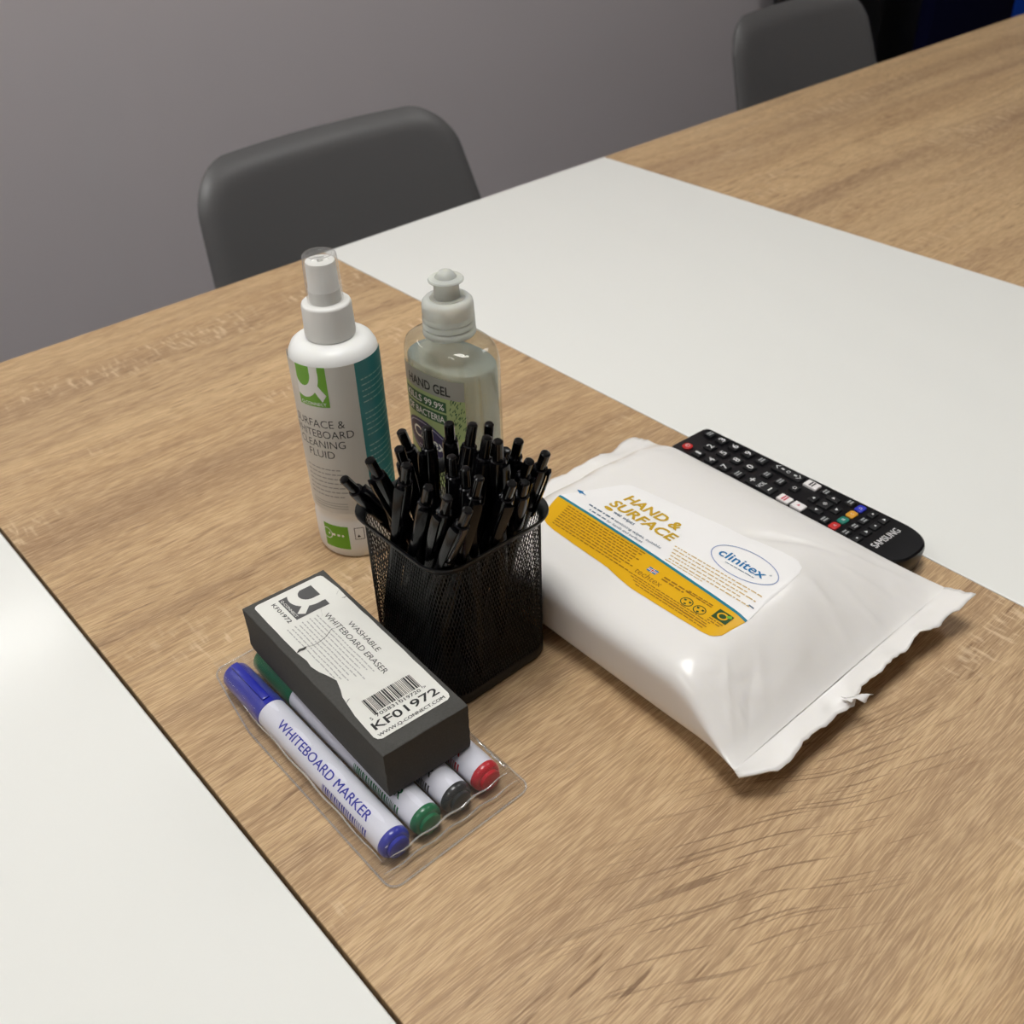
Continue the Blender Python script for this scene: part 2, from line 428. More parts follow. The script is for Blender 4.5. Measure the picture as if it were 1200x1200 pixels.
# ------------------------------------------------------------------ background at the far right
t = root('black_cabinet', 'tall black cabinet standing against the wall behind the far chair', 'cabinet', (2.55, 1.59, 0))
MB().add(box(-.22, .22, -.08, .08, .04, 1.25, .004), 0, False).build('body', BLACK_CAB, t)
MB().add(box(-.20, .20, -.06, .06, 0, .04), 0, False).build('plinth', METAL_DARK, t)
for sx in (-1, 1):
    d = MB().add(box(min(sx*.003, sx*.216), max(sx*.003, sx*.216), -.098, -.081, .05, 1.24, .002), 0, False).build('door', BLACK_CAB, t)
    MB().add(tube([(sx*.025, -.105, .80), (sx*.025, -.105, .92)], .004, 8)).build('handle', METAL_DARK, d)
t = root('partition_screen', 'dark blue fabric partition screen with a bright blue side panel', 'screen', (2.90, 1.30, 0))
MB().add(box(-.49, -.090, -.018, .018, .06, 1.35, .004), 0, False).build('navy_panel', NAVY, t)['label'] = 'navy blue fabric panel'
MB().add(box(-.088, .45, -.018, .018, .06, 1.35, .004), 0, False).build('blue_panel', BLUE, t)['label'] = 'bright blue fabric panel'
for x in (-.45, .40): MB().add(box(x-.03, x+.03, -.13, .13, 0, .06, .004), 0, False).build('foot', METAL_DARK, t)

# ------------------------------------------------------------------ spray bottle
rnd = random.Random(5)
BW = mat('white_hdpe', (236, 236, 233), .34, .5, sss=.15)
LABELW = mat('pale_label_film', (214, 211, 202), .38, .5)
INK = mat('black_print', (38, 38, 38), .5)
GREYINK = mat('grey_print', (150, 148, 142), .5)
GREEN = mat('green_print', (112, 172, 42), .42)
TEAL = mat('teal_print', (24, 124, 126), .42)
PALEINK = mat('pale_print', (140, 190, 186), .5)
WHITEINK = mat('white_print', (238, 238, 232), .42)
CLEAR = film('clear_cap_plastic', (250, 250, 250), .11, .05, .07)
NOZZ = mat('white_nozzle', (236, 235, 230), .4)
t = root('spray_bottle', 'white spray bottle of whiteboard cleaner with clear cap and teal label edge', 'bottle', (.2593, .4547, TZ))
prof = [(.0215, .0), (.0240, .0006), (.0252, .003), (.0255, .010), (.0255, .024), (.0250, .0265), (.0247, .0285), (.0250, .0305), (.0255, .033),
        (.0256, .05), (.0256, .125), (.0254, .129), (.0246, .1335), (.0228, .1370), (.0195, .1393), (.0158, .1402), (.0132, .1405), (.0126, .1425)]
MB().add(lathe(prof, 72), 0).build('body', BW, t)
FC = atan2(-.4547, -.2593)
def cyl(u, z, l=0.): r = .02566+l; a = FC+u/.0256; return (r*cos(a), r*sin(a), z)
mb = MB()
mb.add(grid(lambda a, b: cyl(-.045+.085*a, .0345+.0985*b), 60, 2), 0)
quad = lambda u0, u1, z0, z1, m, l: mb.add(grid(lambda a, b: cyl(u0+(u1-u0)*a, z0+(z1-z0)*b, l), 24, 2), m)
quad(.0100, .0385, .0345, .133, 2, .00006)
for k in range(22):
    z = .1215-k*.0036
    if k % 6 == 5: continue
    small_print(mb, .0128, .036, z, .0007, lambda a, b: cyl(a, b, .00012), 4, rnd, rnd.choice((1, .95, .8)))
f1 = lambda a, b: cyl(a, b, .00010)
for s_, u, z, wd in (('SURFACE &', -.0335, .0945, .0336), ('WHITEBOARD', -.0377, .0876, .0422), ('CLEANING', -.0322, .0808, .0310), ('FLUID', -.0254, .0740, .0173)):
    text(mb, s_, u, z, wd, .0050, f1, 1, -.006)
for k in range(7): small_print(mb, -.030, -.0035, .0655-k*.0032, .0007, f1, 3, rnd, rnd.choice((1, .9, .97)))
for k in range(3):
    quad(-.030, -.005, .0415-k*.0018, .0419-k*.0018, 3, .0001)
q_logo(mb, -.0255, .1082, .0192, .0250, lambda a, b, l: cyl(a, b, .0001+l), 5, 6)
lab = mb.build('wrap_label', [LABELW, INK, TEAL, GREYINK, PALEINK, GREEN, WHITEINK], t); lab['label'] = 'pale grey wrap label with black and green print and a teal back panel'
mb = MB(); c2 = lambda a, b, l=0.: (lambda p: p)(((.02556+l)*cos(FC+a/.0256), (.02556+l)*sin(FC+a/.0256), b))
mb.add(grid(lambda a, b: c2(-.0248+.0174*a, .0072+.0172*b), 20, 2), 0)
ring(mb, -.0225, .0170, .0040, .0040, .0006, lambda a, b: c2(max(a, -.0247), b, .0001), 1)
small_print(mb, -.0215, -.0100, .0165, .0015, lambda a, b: c2(a, b, .0001), 1, rnd)
for (u0, u1, z0, z1) in ((-.0038, -.0034, .0150, .0235), (-.0038, .002, .0232, .0236), (-.0038, .002, .0148, .0152), (.0018, .0022, .015, .0235)):
    mb.add(grid(lambda a, b: c2(u0+(u1-u0)*a, z0+(z1-z0)*b), 4, 2), 2)
mb.add(([c2(-.0024, .0165, .0001), c2(-.0002, .0165, .0001), c2(-.0013, .0186, .0001)], [(0, 1, 2)]), 2)
mb.build('base_label', [GREEN, WHITEINK, INK], t)['label'] = 'green square and small black pictogram printed at the bottle foot'
rib = []
for (z, r, a_) in ((.1412, .0128, 0), (.1412, .0137, 0), (.1425, .0139, .0002), (.1590, .0135, .0002), (.1600, .0133, 0), (.1608, .0124, 0), (.1610, .0100, 0)):
    rib.append([((r+(a_ if i % 2 else -a_))*cos(2*pi*i/120), (r+(a_ if i % 2 else -a_))*sin(2*pi*i/120), z) for i in range(120)])
MB().add(loft(rib)).build('collar', NOZZ, t, sharp=radians(60))
MB().add(lathe([(.0088, .1606), (.0088, .168), (.0084, .1685), (.0082, .182), (.0078, .1834), (.0050, .1838), (.0046, .1832)], 40)).add(lathe([(.0016, .1832), (.0016, .1846)], 12)).build('nozzle', NOZZ, t)
MB().add(lathe([(.0099, .1610), (.0098, .165), (.0093, .1855), (.0090, .1868), (.0084, .1874), (.0070, .1874), (.0066, .1866), (.0030, .1864), (.0022, .1858), (.0001, .1857)], 48, False, True)).build('clear_cap', CLEAR, t)

# ------------------------------------------------------------------ hand gel bottle
GELB = film('clear_bottle_plastic', (243, 246, 242), .09, .05, .045)
GEL = mat('clear_hand_gel', (208, 218, 217), .22, .5, trans=.72, ior=1.16)
MILKY = mat('translucent_cap', (236, 239, 232), .26, .5, trans=.45, ior=1.25, sss=.3)
t = root('gel_bottle', 'clear oval hand gel bottle with push-pull cap and green label', 'bottle', (.320, .4262, TZ))
FG = atan2(-.4262, -.320)-radians(47)     # direction the label side faces
ca, sa = cos(FG), sin(FG)
def oval(a, rx, ry, ex=2.35):             # a=0 : label side; ry across, rx along the face
    c, s_ = cos(a), sin(a)
    n_ = ry*math.copysign(abs(c)**(2/ex), c); w_ = rx*math.copysign(abs(s_)**(2/ex), s_)
    return n_*ca-w_*sa, n_*sa+w_*ca
def oval_rings(pr, n=72):
    return [[(*oval(2*pi*i/n, rx, ry), z) for i in range(n)] for rx, ry, z in pr]
bp_ = [(.0260, .0160, .0), (.0296, .0190, .0012), (.0312, .0204, .005), (.0316, .0208, .02), (.0316, .0208, .1125), (.0314, .0207, .1165), (.0308, .0203, .1202),
       (.0292, .0195, .1238), (.0262, .0182, .1262), (.0215, .0165, .1276), (.0165, .0148, .1284), (.0138, .0136, .1290), (.0130, .0130, .1300), (.0130, .0130, .1325)]
MB().add(loft(oval_rings(bp_))).build('body', GELB, t)
gp = [(max(a-.0014, .001), max(b-.0014, .001), z) for a, b, z in bp_[:4]]
gp[0] = (.025, .015, .0014); gp[1] = (.0275, .017, .0022)
gp += [(.0301, .0193, .1085), (.0298, .0190, .1128), (.0290, .0184, .1140)]
MB().add(loft(oval_rings(gp))).build('gel', GEL, t)['label'] = 'clear gel filling the bottle to the shoulder'
LBG = mat('sage_label', (168, 186, 128), .4); LBGREY = mat('grey_label_band', (158, 158, 150), .4); DG = mat('dark_green_print', (52, 92, 58), .45)
PUR = mat('deep_violet_print', (52, 46, 84), .4); PURL = mat('pale_violet_print', (176, 172, 200), .4)
import bisect
arc = [(0, -1.5)]
for i in range(1, 241):
    a0, a1 = -1.5+(i-1)/80, -1.5+i/80; p, q = oval(a0, .0316, .0208), oval(a1, .0316, .0208); arc.append((arc[-1][0]+math.hypot(q[0]-p[0], q[1]-p[1]), a1))
mid_ = [s for s, a in arc if abs(a) < .007][0]; SS = [s for s, a in arc]
def ov(u, z, l=0.):
    k = max(1, min(240, bisect.bisect(SS, u+mid_))); s0, a0 = arc[k-1]; s1_, a1 = arc[k]; a = a0+(a1-a0)*(u+mid_-s0)/(s1_-s0)
    x, y = oval(a, .03168+l, .02088+l); return (x, y, z+.0172)
mb = MB()
mb.add(grid(lambda a, b: ov(-.0255+.051*a, .018+.0765*b), 40, 2), 0)
mb.add(grid(lambda a, b: ov(-.0255+.051*a, .082+.0125*b, .0001), 40, 2), 1)
text(mb, 'HAND GEL', -.0172, .0842, .0340, .0058, lambda a, b: ov(a, b, .0002), 5, .022)
mb.add(grid(lambda a, b: ov(-.0255+.039*a, .0595+.0215*b, .0001), 30, 2), 0)
for (z0, z1, s_) in ((.0725, .0795, 'KILLS 99.9%'), (.0640, .0712, 'OF BACTERIA')):
    mb.add(grid(lambda a, b: ov(-.0225+.036*a, z0+(z1-z0)*b, .00015), 30, 2), 2)
    text(mb, s_, -.0205, z0+.0013, .0325, .0044, lambda a, b: ov(a, b, .00025), 6, .01)
for k in range(180):
    u = rnd.uniform(.0150, .0250); z = rnd.uniform(.020, .0815)
    mb.add(([ov(u, z, .00015), ov(u+.0005, z, .00015), ov(u+.0011, z+.0016, .00015), ov(u+.0006, z+.0016, .00015)], [(0, 1, 2, 3)]), 2, False)
for k in range(110):
    u = rnd.uniform(-.025, .014); z = rnd.uniform(.020, .034)
    mb.add(([ov(u, z, .00015), ov(u+.0005, z, .00015), ov(u+.0011, z+.0016, .00015), ov(u+.0006, z+.0016, .00015)], [(0, 1, 2, 3)]), 2, False)
mb.add(grid(lambda a, b: ov(-.003+.0205*max(b, .001)*cos(2*pi*a), .0475+.0128*max(b, .001)*sin(2*pi*a)-.004*b*cos(2*pi*a), .0002), 48, 10, True), 3, False)
ring(mb, -.003, .0475, .0190, .0112, .0007, lambda a, b: ov(a, b-.2*(a+.003), .0003), 4)
text(mb, 'Carex', -.0165, .0455, .0280, .0078, lambda a, b: ov(a, b-.2*(a+.003), .00035), 6, .012, .15)
small_print(mb, -.012, .008, .0400, .0008, lambda a, b: ov(a, b-.2*(a+.003), .00035), 4, rnd)
mb.build('front_label', [LBG, LBGREY, DG, PUR, PURL, INK, WHITEINK], t)['label'] = 'green patterned label with a grey band and a violet oval'
MB().add(lathe([(.0140, .1300), (.0153, .1303), (.0154, .1318), (.0152, .1338), (.0146, .1345), (.0152, .1352), (.0151, .1378), (.0146, .1385), (.0151, .1392), (.0150, .1412), (.0148, .1417), (.0149, .1423), (.0148, .1478), (.0143, .1499), (.0131, .1513), (.0112, .1518), (.0100, .1515), (.0096, .1522)], 56)).build('cap', MILKY, t)
MB().add(lathe([(.0076, .1512), (.0073, .1530), (.0071, .1605), (.0074, .1612)], 40)).add(lathe([(.0074, .1612), (.0100, .1618), (.0102, .1624), (.0096, .1632), (.0062, .1638), (.0054, .1652), (.0040, .1668), (.0016, .1675), (.0001, .1676)], 40)).build('spout', MILKY, t)

# ------------------------------------------------------------------ wire mesh pen pot
MESH = mat('black_wire', (14, 14, 15), .38, .5, metal=.2)
RIM = mat('black_enamel', (16, 17, 18), .36, .5)
CX, CY = .2416, .3311
pot = root('pen_pot', 'square black wire mesh pen pot packed with black pens', 'pen holder', (CX, CY, TZ))
hb, cr, zb, zt = .0350, .013, .006, .0920
# perimeter of the rounded square, parametrised by arc length
def perim(h, r):
    seg = [(h-r)*2, pi*r/2]*4; tot = sum(seg)
    def P(s):
        s %= tot
        for k in range(4):
            a = k*pi/2; ex = (cos(a), sin(a)); ey = (-sin(a), cos(a))
            if s <= seg[0]: q = -(h-r)+s; return (ex[0]*h+ey[0]*q, ex[1]*h+ey[1]*q, ex)
            s -= seg[0]
            if s <= seg[1]:
                b = s/r; n_ = (ex[0]*cos(b)+ey[0]*sin(b), ex[1]*cos(b)+ey[1]*sin(b))
                return ((ex[0]+ey[0])*(h-r)+n_[0]*r, (ex[1]+ey[1])*(h-r)+n_[1]*r, n_)
            s -= seg[1]
        return (h, -(h-r), (1, 0))
    return P, tot
PP, PT = perim(hb, cr)
mb = MB(); NS = 150; run = 30*PT/NS       # strands and their sideways run over the height
for sgn in (-1, 1):
    for k in range(NS):
        v = []; f = []; n = 31
        for j in range(n):
            q = j/(n-1); x, y, nn = PP(k*PT/NS+sgn*run*q*.5); z = zb+(zt-zb)*q
            tx, ty = -nn[1], nn[0]; w_, d_ = .00029, .00020
            ox = nn[0]*.00012*sgn; oy = nn[1]*.00012*sgn
            v += [(x+ox+tx*w_, y+oy+ty*w_, z), (x+ox+nn[0]*d_, y+oy+nn[1]*d_, z), (x+ox-tx*w_, y+oy-ty*w_, z), (x+ox-nn[0]*d_, y+oy-nn[1]*d_, z)]
        for j in range(n-1):
            for e in range(4): f.append((j*4+e, j*4+(e+1) % 4, j*4+4+(e+1) % 4, j*4+4+e))
        mb.add((v, f), 0, False)
mb.build('mesh_wall', MESH, pot, sharp=None)
def rr3(h, r, z): return [(x, y, z) for x, y in rrect(-h, h, -h, h, r, 8)]
MB().add(loft([rr3(.0338, .012, .0), rr3(.0351, .013, .0006), rr3(.0355, .0135, .002), rr3(.0355, .0135, .0068), rr3(.0351, .013, .0074), rr3(.0341, .0125, .0074), rr3(.0339, .012, .0022)])).build('base', RIM, pot)
n_ = len(rr3(1, .1, 0))
rings = [rr3(.0347, .0135, .0895), rr3(.0356, .0138, .0898), rr3(.0366, .0145, .0915), rr3(.0383, .0155, .0936), rr3(.0391, .0162, .0950), rr3(.0389, .0160, .0958), rr3(.0378, .0152, .0955), rr3(.0360, .0140, .0935), rr3(.0348, .0130, .0905)]
v = [p for r in rings for p in r]; R_ = len(rings)
MB().add((v, [(j*n_+i, j*n_+(i+1) % n_, ((j+1) % R_)*n_+(i+1) % n_, ((j+1) % R_)*n_+i) for j in range(R_) for i in range(n_)])).build('rim', RIM, pot)
MB().add(tube([(.0212+.0042*cos(2*pi*i/24), -.0357, .0615+.0042*sin(2*pi*i/24)) for i in range(24)], .0004, 6, True)).build('wire_loop', RIM, pot)

# ------------------------------------------------------------------ the pens
PENB = mat('black_pen_gloss', (9, 9, 12), .14, .5)
PENC = mat('black_pen_button', (8, 8, 9), .16, .5)
PENT = mat('smoky_clip', (14, 14, 16), .16, .22)
PENS = [
((.1960,.3523,.1252),(.2675,.3580,.0040)),((.2007,.3346,.1425),(.2516,.3455,.0040)),((.2254,.3439,.1426),(.2597,.3351,.0040)),((.2158,.3324,.1427),(.2531,.3566,.0040)),
((.2090,.3172,.1444),(.2122,.3610,.0040)),((.2316,.3313,.1476),(.2316,.3313,.0040)),((.2396,.3247,.1492),(.2614,.3554,.0040)),((.2459,.3148,.1508),(.2185,.3286,.0040)),
((.2559,.3154,.1462),(.2512,.3298,.0040)),((.2461,.3052,.1479),(.2260,.3240,.0040)),((.2437,.2949,.1517),(.2575,.3170,.0040)),((.2536,.3009,.1397),(.2353,.3435,.0040)),
((.2638,.3037,.1385),(.2708,.3517,.0040)),((.2589,.2911,.1355),(.2637,.3471,.0040)),((.2675,.2893,.1367),(.2711,.3426,.0040)),((.2289,.3101,.1431),(.2289,.3101,.0040)),
((.2106,.3041,.1383),(.2127,.3523,.0040)),((.2171,.3179,.1181),(.2205,.3610,.0040)),((.2100,.2896,.1404),(.2213,.3494,.0040)),((.2177,.3075,.1156),(.2272,.3559,.0040)),
((.2134,.2803,.1370),(.2119,.3437,.0040)),((.2396,.2813,.1377),(.2449,.3396,.0040)),((.2527,.2878,.1284),(.2680,.3344,.0040)),((.2267,.2880,.1437),(.2125,.3231,.0040)),
((.2113,.3444,.1250),(.2372,.3529,.0040)),((.2299,.3020,.1403),(.2299,.3020,.0040))]
PL = .150
def make_pen():
    t = root('ballpoint_pen', '', 'pen', (0, 0, 0), 0, 'black retractable pens in the mesh pot')
    MB().add(lathe([(.0006, 0), (.0007, .004), (.0018, .006), (.0031, .016), (.0038, .030), (.0040, .050), (.0040, .108), (.00385, .1085), (.00385, .1092), (.0040, .1097),
                    (.0040, .130), (.0039, .1355), (.0036, .1382), (.0030, .1388)], 24)).build('barrel', PENB, t)
    MB().add(lathe([(.0025, .1386), (.0025, .1478), (.0024, .1493), (.0017, .1500), (.0001, .1501)], 20)).build('push_button', PENC, t)
    # clip: springs from the collar, bows away from the barrel and narrows to a point
    pr = [(.128, .0034, .0020), (.134, .0047, .0023), (.1365, .0052, .0023), (.130, .0056, .0022), (.118, .0053, .0021), (.106, .0046, .0018), (.100, .0041, .0010)]
    pr = [(.1365, .0035, .0021), (.1372, .0046, .0023), (.1340, .0050, .0023), (.122, .0049, .0022), (.109, .0046, .0019), (.099, .0044, .0009)]
    v = []; f = []
    for z, x, wd in pr: v += [(x+.0005, -wd, z), (x+.0010, 0, z+.0004), (x+.0005, wd, z), (x-.0006, wd, z-.0006), (x-.0006, -wd, z-.0006)]
    for j in range(len(pr)-1):
        for e in range(5): f.append((j*5+e, j*5+(e+1) % 5, j*5+5+(e+1) % 5, j*5+5+e))
    f += [(0, 1, 2, 3, 4), tuple((len(pr)-1)*5+e for e in range(5))]
    MB().add((v, f), 0, True).build('clip', PENT, t, fix=True)
    return t
PEN_LABEL = 'glossy black retractable pen standing in the mesh pot among its twins'
proto = make_pen(); kids = list(proto.children)
LEFTMOST = 0; RIGHTMOST = 14
for i, (top, bot) in enumerate(PENS):
    if i == 0: o = proto
    else:
        o = proto.copy(); COL.objects.link(o)
        for c in kids: q = c.copy(); COL.objects.link(q); q.parent = o
    a, b = Vector(top), Vector(bot); d = a-b; ln = d.length; d.normalize()
    clip_dir = Vector((a.x-CX, a.y-CY, 0)) if i % 3 else Vector((-.5+.4*((i*7) % 5)/5, -.8, 0))
    if i in (0, 22): clip_dir = Vector((CX-a.x+.01, CY-a.y-.02, 0))
    if i in (18, 20): clip_dir = Vector((-1, -.1, 0))
    x = clip_dir-d*clip_dir.dot(d); x.normalize(); y = d.cross(x)
    m = Matrix((x, y, d)).transposed()
    o.rotation_euler = m.to_euler(); o.location = b+Vector((0, 0, TZ)); o.scale = (1, 1, ln/PL)
    o['label'] = PEN_LABEL
PEN_OBJS = [o for o in COL.objects if o.name.startswith('ballpoint_pen')]
PEN_OBJS[0]['label'] = 'black pen leaning furthest out over the left corner of the mesh pot'
PEN_OBJS[14]['label'] = 'black pen standing at the right corner of the pot, rightmost of the bunch'
for i in (0, 14): del PEN_OBJS[i]['group']

# ------------------------------------------------------------------ whiteboard markers in a clear wallet
MK = mat('marker_barrel_white', (222, 222, 232), .34, .5)
INKC = {'blue': (36, 44, 158), 'green': (10, 104, 62), 'black': (34, 35, 37), 'red': (190, 22, 38)}
MR = .0079; MZ = .0086
def make_marker(color, x, label):
    c = mat(color+'_plastic', INKC[color], .30, .5, coat=.2)
    t = root('whiteboard_marker', label, 'marker', (x, .2465, TZ+MZ), 0, 'whiteboard markers in the clear wallet')
    rot = lambda p: (p[0], p[2], p[1])                       # lathe axis to +y
    MB().add(lathe([(.0070, .004), (MR, .0045), (MR, .108), (.0072, .1085)], 96), fn=rot).build('barrel', MK, t, fix=True)
    MB().add(lathe([(.0048, -.0018), (.0055, -.0013), (.0055, .0004), (.0064, .0005), (.0074, .0013), (MR, .0028), (MR, .0045)], 40), fn=rot).build('end_plug', c, t, fix=True)
    cap = MB().add(lathe([(MR+.0003, .107), (MR+.0003, .114), (MR, .1145), (.0078, .139), (.0075, .1435), (.0066, .1450)], 40), fn=rot)
    cap.add(box(-.0022, .0022, .110, .143, .0070, .0092, .0008))
    cap.build('cap', c, t, fix=True)
    f = lambda u, a: ((MR+.00010)*cos(a), u, (MR+.00010)*sin(a))
    mb = MB(); m_ink = c
    g_ = lambda s_, r_: f(.1010-s_, radians(100)-r_/MR)      # s_ runs from the cap towards the end, r_ towards +x
    g_ = lambda s_, r_: f(.1010-s_, radians(112)-r_/MR)
    text(mb, 'WHITEBOARD MARKER', .0085, -.0024, .0765, .0047, g_, 0, 0, cuts=6, heavy=.00010)
    rr = random.Random(3); s_ = .052
    while s_ < .088:
        wd = rr.choice((.0004, .0007, .0011)); mb.add(grid(lambda a, b: g_(s_+wd*a, -.0098+.0045*b), 2, 8), 0, False); s_ += wd+rr.choice((.0005, .0008))
    mb.build('lettering', m_ink, t)['label'] = color+' lettering and barcode'
    return t
make_marker('blue', .1353, 'blue whiteboard marker lying leftmost in the clear wallet beside the eraser')
make_marker('green', .1532, 'green-ended whiteboard marker between the blue and black ones under the eraser')
make_marker('black', .1711, 'black-ended whiteboard marker between the green and red ones under the eraser')
make_marker('red', .1890, 'red-ended whiteboard marker lying rightmost in the clear wallet')

WAL = film('clear_wallet_pvc', (252, 252, 252), .10, .07, .02)
wx0, wx1, wy0, wy1 = .1225, .2045, .2345, .4090
def wal_top(x, y):
    dx = min(x-.1275, .1968-x); dy = min(y-.2440, .3925-y)
    def ramp(d, w_): return max(0., min(1., (d+w_)/w_))
    k = ramp(dx, .0048)**.55 * ramp(dy, .0085 if y < .3 else .020)**.6
    rip = .00012*sin(y*210+x*90)+.0001*sin(x*400)
    return .0006+(.01655-.0006)*k+rip*k
t = root('clear_wallet', 'clear plastic wallet lying on the table with four markers in it', 'wallet', (.1632, .3247, TZ))
ol = lambda a, b: (wx0+(wx1-wx0)*a+.030*max(0, b-.70)**1.1*(1-a), wy0+(wy1-wy0)*b)
def wal_pt(a, b, base=False):
    # rounded plan corners
    x, y = ol(a, b)
    return (x-.1632, y-.3247, .0003 if base else wal_top(x, y))
import itertools
def corner(a, b):                                              # pull grid corners in to round them
    W_, H_ = wx1-wx0, wy1-wy0; r = .006
    X, Y = a*W_, b*H_; px = min(X, W_-X); py = min(Y, H_-Y)
    if px < r and py < r:
        qx, qy = r-px, r-py; m_ = max(qx, qy); l_ = math.hypot(qx, qy)
        if l_ > 1e-9:
            s_ = m_/l_; px, py = r-qx*s_, r-qy*s_
            X = px if X < W_/2 else W_-px; Y = py if Y < H_/2 else H_-py
    return X/W_, Y/H_
def steps(n, e):                                               # denser near the edges
    return [0.5-0.5*math.copysign(abs(cos(pi*i/(n-1)))**e, cos(pi*i/(n-1))) for i in range(n)]
ua, ub = steps(52, .9), steps(80, .9)
mb = MB(); nu, nv = len(ua), len(ub)
vt = [wal_pt(*corner(a, b)) for b in ub for a in ua]; vb = [wal_pt(*corner(a, b), True) for b in ub for a in ua]
fq = [(j*nu+i, j*nu+i+1, (j+1)*nu+i+1, (j+1)*nu+i) for j in range(nv-1) for i in range(nu-1)]
mb.add((vt, fq)); mb.add((vb, [q[::-1] for q in fq]))
mb.build('pouch', WAL, t)
GLINT = film('fold_glint', (250, 250, 250), .45, .10, .30)  # whitish hazy tubes along the folds stand in for their highlights
for (p0, p1) in (((.1285, .2425, .0105), (.1965, .2425, .0105)), ((.1240, .2420, .0030), (.2010, .2405, .0030)), ((.1258, .2450, .0070), (.1272, .3700, .0070)), ((.1985, .2450, .0100), (.1990, .2680, .0110))):
    n_ = 30; MB().add(tube([tuple(p0[k]+(p1[k]-p0[k])*i/n_+.00035*sin(i*.9+k)-(.1632, .3247, 0)[k] for k in (0, 1, 2)) for i in range(n_+1)], [.0001+.00045*sin(pi*i/n_)**.5 for i in range(n_+1)], 8)).build('crease_glint', GLINT, t)
edge = [wal_pt(*corner(a, b)) for a, b in [(a, 0) for a in ua]+[(1, b) for b in ub[1:]]+[(a, 1) for a in ua[::-1][1:]]+[(0, b) for b in ub[::-1][1:-1]]]
MB().add(tube([(p[0], p[1], .0007) for p in edge], .00055, 6, True)).build('welded_seam', film('welded_pvc', (252, 252, 252), .25, .12, .16), t)  # extra haze whitens the seam to imitate bright specular edges
MB().add(tube([(-.0345, -.030+.09*i/20-.04, .0050+.0004*sin(i)) for i in range(21)], .0004, 6)).build('fold_line', WAL, t)

# ------------------------------------------------------------------ eraser
FOAM = mat('charcoal_foam', (80, 79, 76), .92, .15, noise=(900, .16), bump=(1400, .35, .0006))
PAPER = mat('worn_white_label', (226, 225, 218), .5, .4, noise=(60, .03), bump=(130, .30, .0008))
t = root('whiteboard_eraser', 'dark grey foam whiteboard eraser with torn white label, on the marker wallet', 'eraser', (.17, .328, TZ))
EB, ET = .0172, .0462
Q4 = [(.1481, .3930), (.1964, .3902), (.1913, .2615), (.1446, .2640)]       # far left, far right, near right, near left
def est(s_, t_):                                                             # s along the length 0 far .. 1 near, t across
    ax, ay = [Q4[0][k]+(Q4[3][k]-Q4[0][k])*s_ for k in (0, 1)]; bx, by = [Q4[1][k]+(Q4[2][k]-Q4[1][k])*s_ for k in (0, 1)]
    return (ax+(bx-ax)*t_-.17, ay+(by-ay)*t_-.328)
rnd = random.Random(11)
def er_ring(z, ins, jit):
    out = []
    for (s0, t0, s1_, t1) in ((0, 0, 1, 0), (1, 0, 1, 1), (1, 1, 0, 1), (0, 1, 0, 0)):
        for k in range(24):
            q = k/24; s_ = s0+(s1_-s0)*q; t_ = t0+(t1-t0)*q
            s_ = ins/.128+s_*(1-2*ins/.128); t_ = ins/.048+t_*(1-2*ins/.048)
            x, y = est(s_, t_); out.append((x+rnd.gauss(0, jit), y+rnd.gauss(0, jit), z))
    return out
zs_ = [EB+(ET-EB)*k/8 for k in range(9)]
o = MB().add(loft([er_ring(EB, .0006, 0)]+[er_ring(z, .0000+.0004*sin(pi*k/8), .00012) for k, z in enumerate(zs_) if 0 < k < 8]+[er_ring(ET-.0004, .0002, .00006), er_ring(ET, .0007, 0)])).build('foam_block', FOAM, t, fix=True)
def em(s_, t_, l=0.):                                                        # the paper's own gentle waves
    x, y = est(s_/.128, t_/.0475); k_ = max(0, min(1, (s_-.015)/.02))*max(0, min(1, (.108-s_)/.02))
    return (x, y, ET+.00042+l+.00016*(sin(s_*260+t_*300)+.7*sin(s_*410-t_*560))*k_)
mb = MB()
# paper outline (s, t) in metres, left edge torn
left = [(.0072, .0046), (.020, .0044), (.0477, .0045), (.0556, .0054), (.060, .0049), (.0658, .0060), (.071, .0078), (.076, .0093), (.0823, .0075), (.0870, .0056), (.0918, .0049), (.1006, .0036), (.1165, .0030)]
right_ = [(.0055, .0440), (.019, .0452), (.0278, .0449), (.05, .0450), (.08, .0450), (.1155, .0447)]
def lerp(pl, s_):
    for (a, b), (c, d) in zip(pl, pl[1:]):
        if s_ <= c: return b+(d-b)*max(0, (s_-a))/(c-a)
    return pl[-1][1]
rows = sorted(set([p[0] for p in left]+[.0055+k*.0019 for k in range(59)]))
rows = [r for r in rows if .0055 <= r <= .1165]
v = []; NT = 16
for r in [.0036, .0042]+rows+[.1186, .1196]:
    ins = 0
    if r < .0040: ins = .0026
    elif r < .0050: ins = .0009
    elif r > .1190: ins = .0028
    elif r > .117: ins = .0009
    a, b = lerp(left, r)+ins, lerp(right_, r)-ins
    for k in range(NT): v.append(em(r, a+(b-a)*k/(NT-1)))
nr = len(v)//NT
mb.add((v, [(j*NT+i, j*NT+i+1, (j+1)*NT+i+1, (j+1)*NT+i) for j in range(nr-1) for i in range(NT-1)]), 0)
e1 = lambda a, b: em(a, b, .00010)
q_logo(mb, .0078, .0165, .0190, .0190, lambda a, b, l: em(a, b, .00008+l), 2, 0)
text(mb, 'KF01972', .0085, .0122, .0178, .0022, e1, 1, .012)
text(mb, 'WASHABLE', .0452, .0343, .0268, .0030, e1, 1, -.004)
text(mb, 'WHITEBOARD ERASER', .0323, .0285, .0545, .0032, e1, 1, -.004)
for k in range(9): small_print(mb, .0300+.0012*(k % 2), .084-.003*(k % 3), .0258-k*.0021, .0006, e1, 3, rnd, rnd.choice((1, .92, .97)))
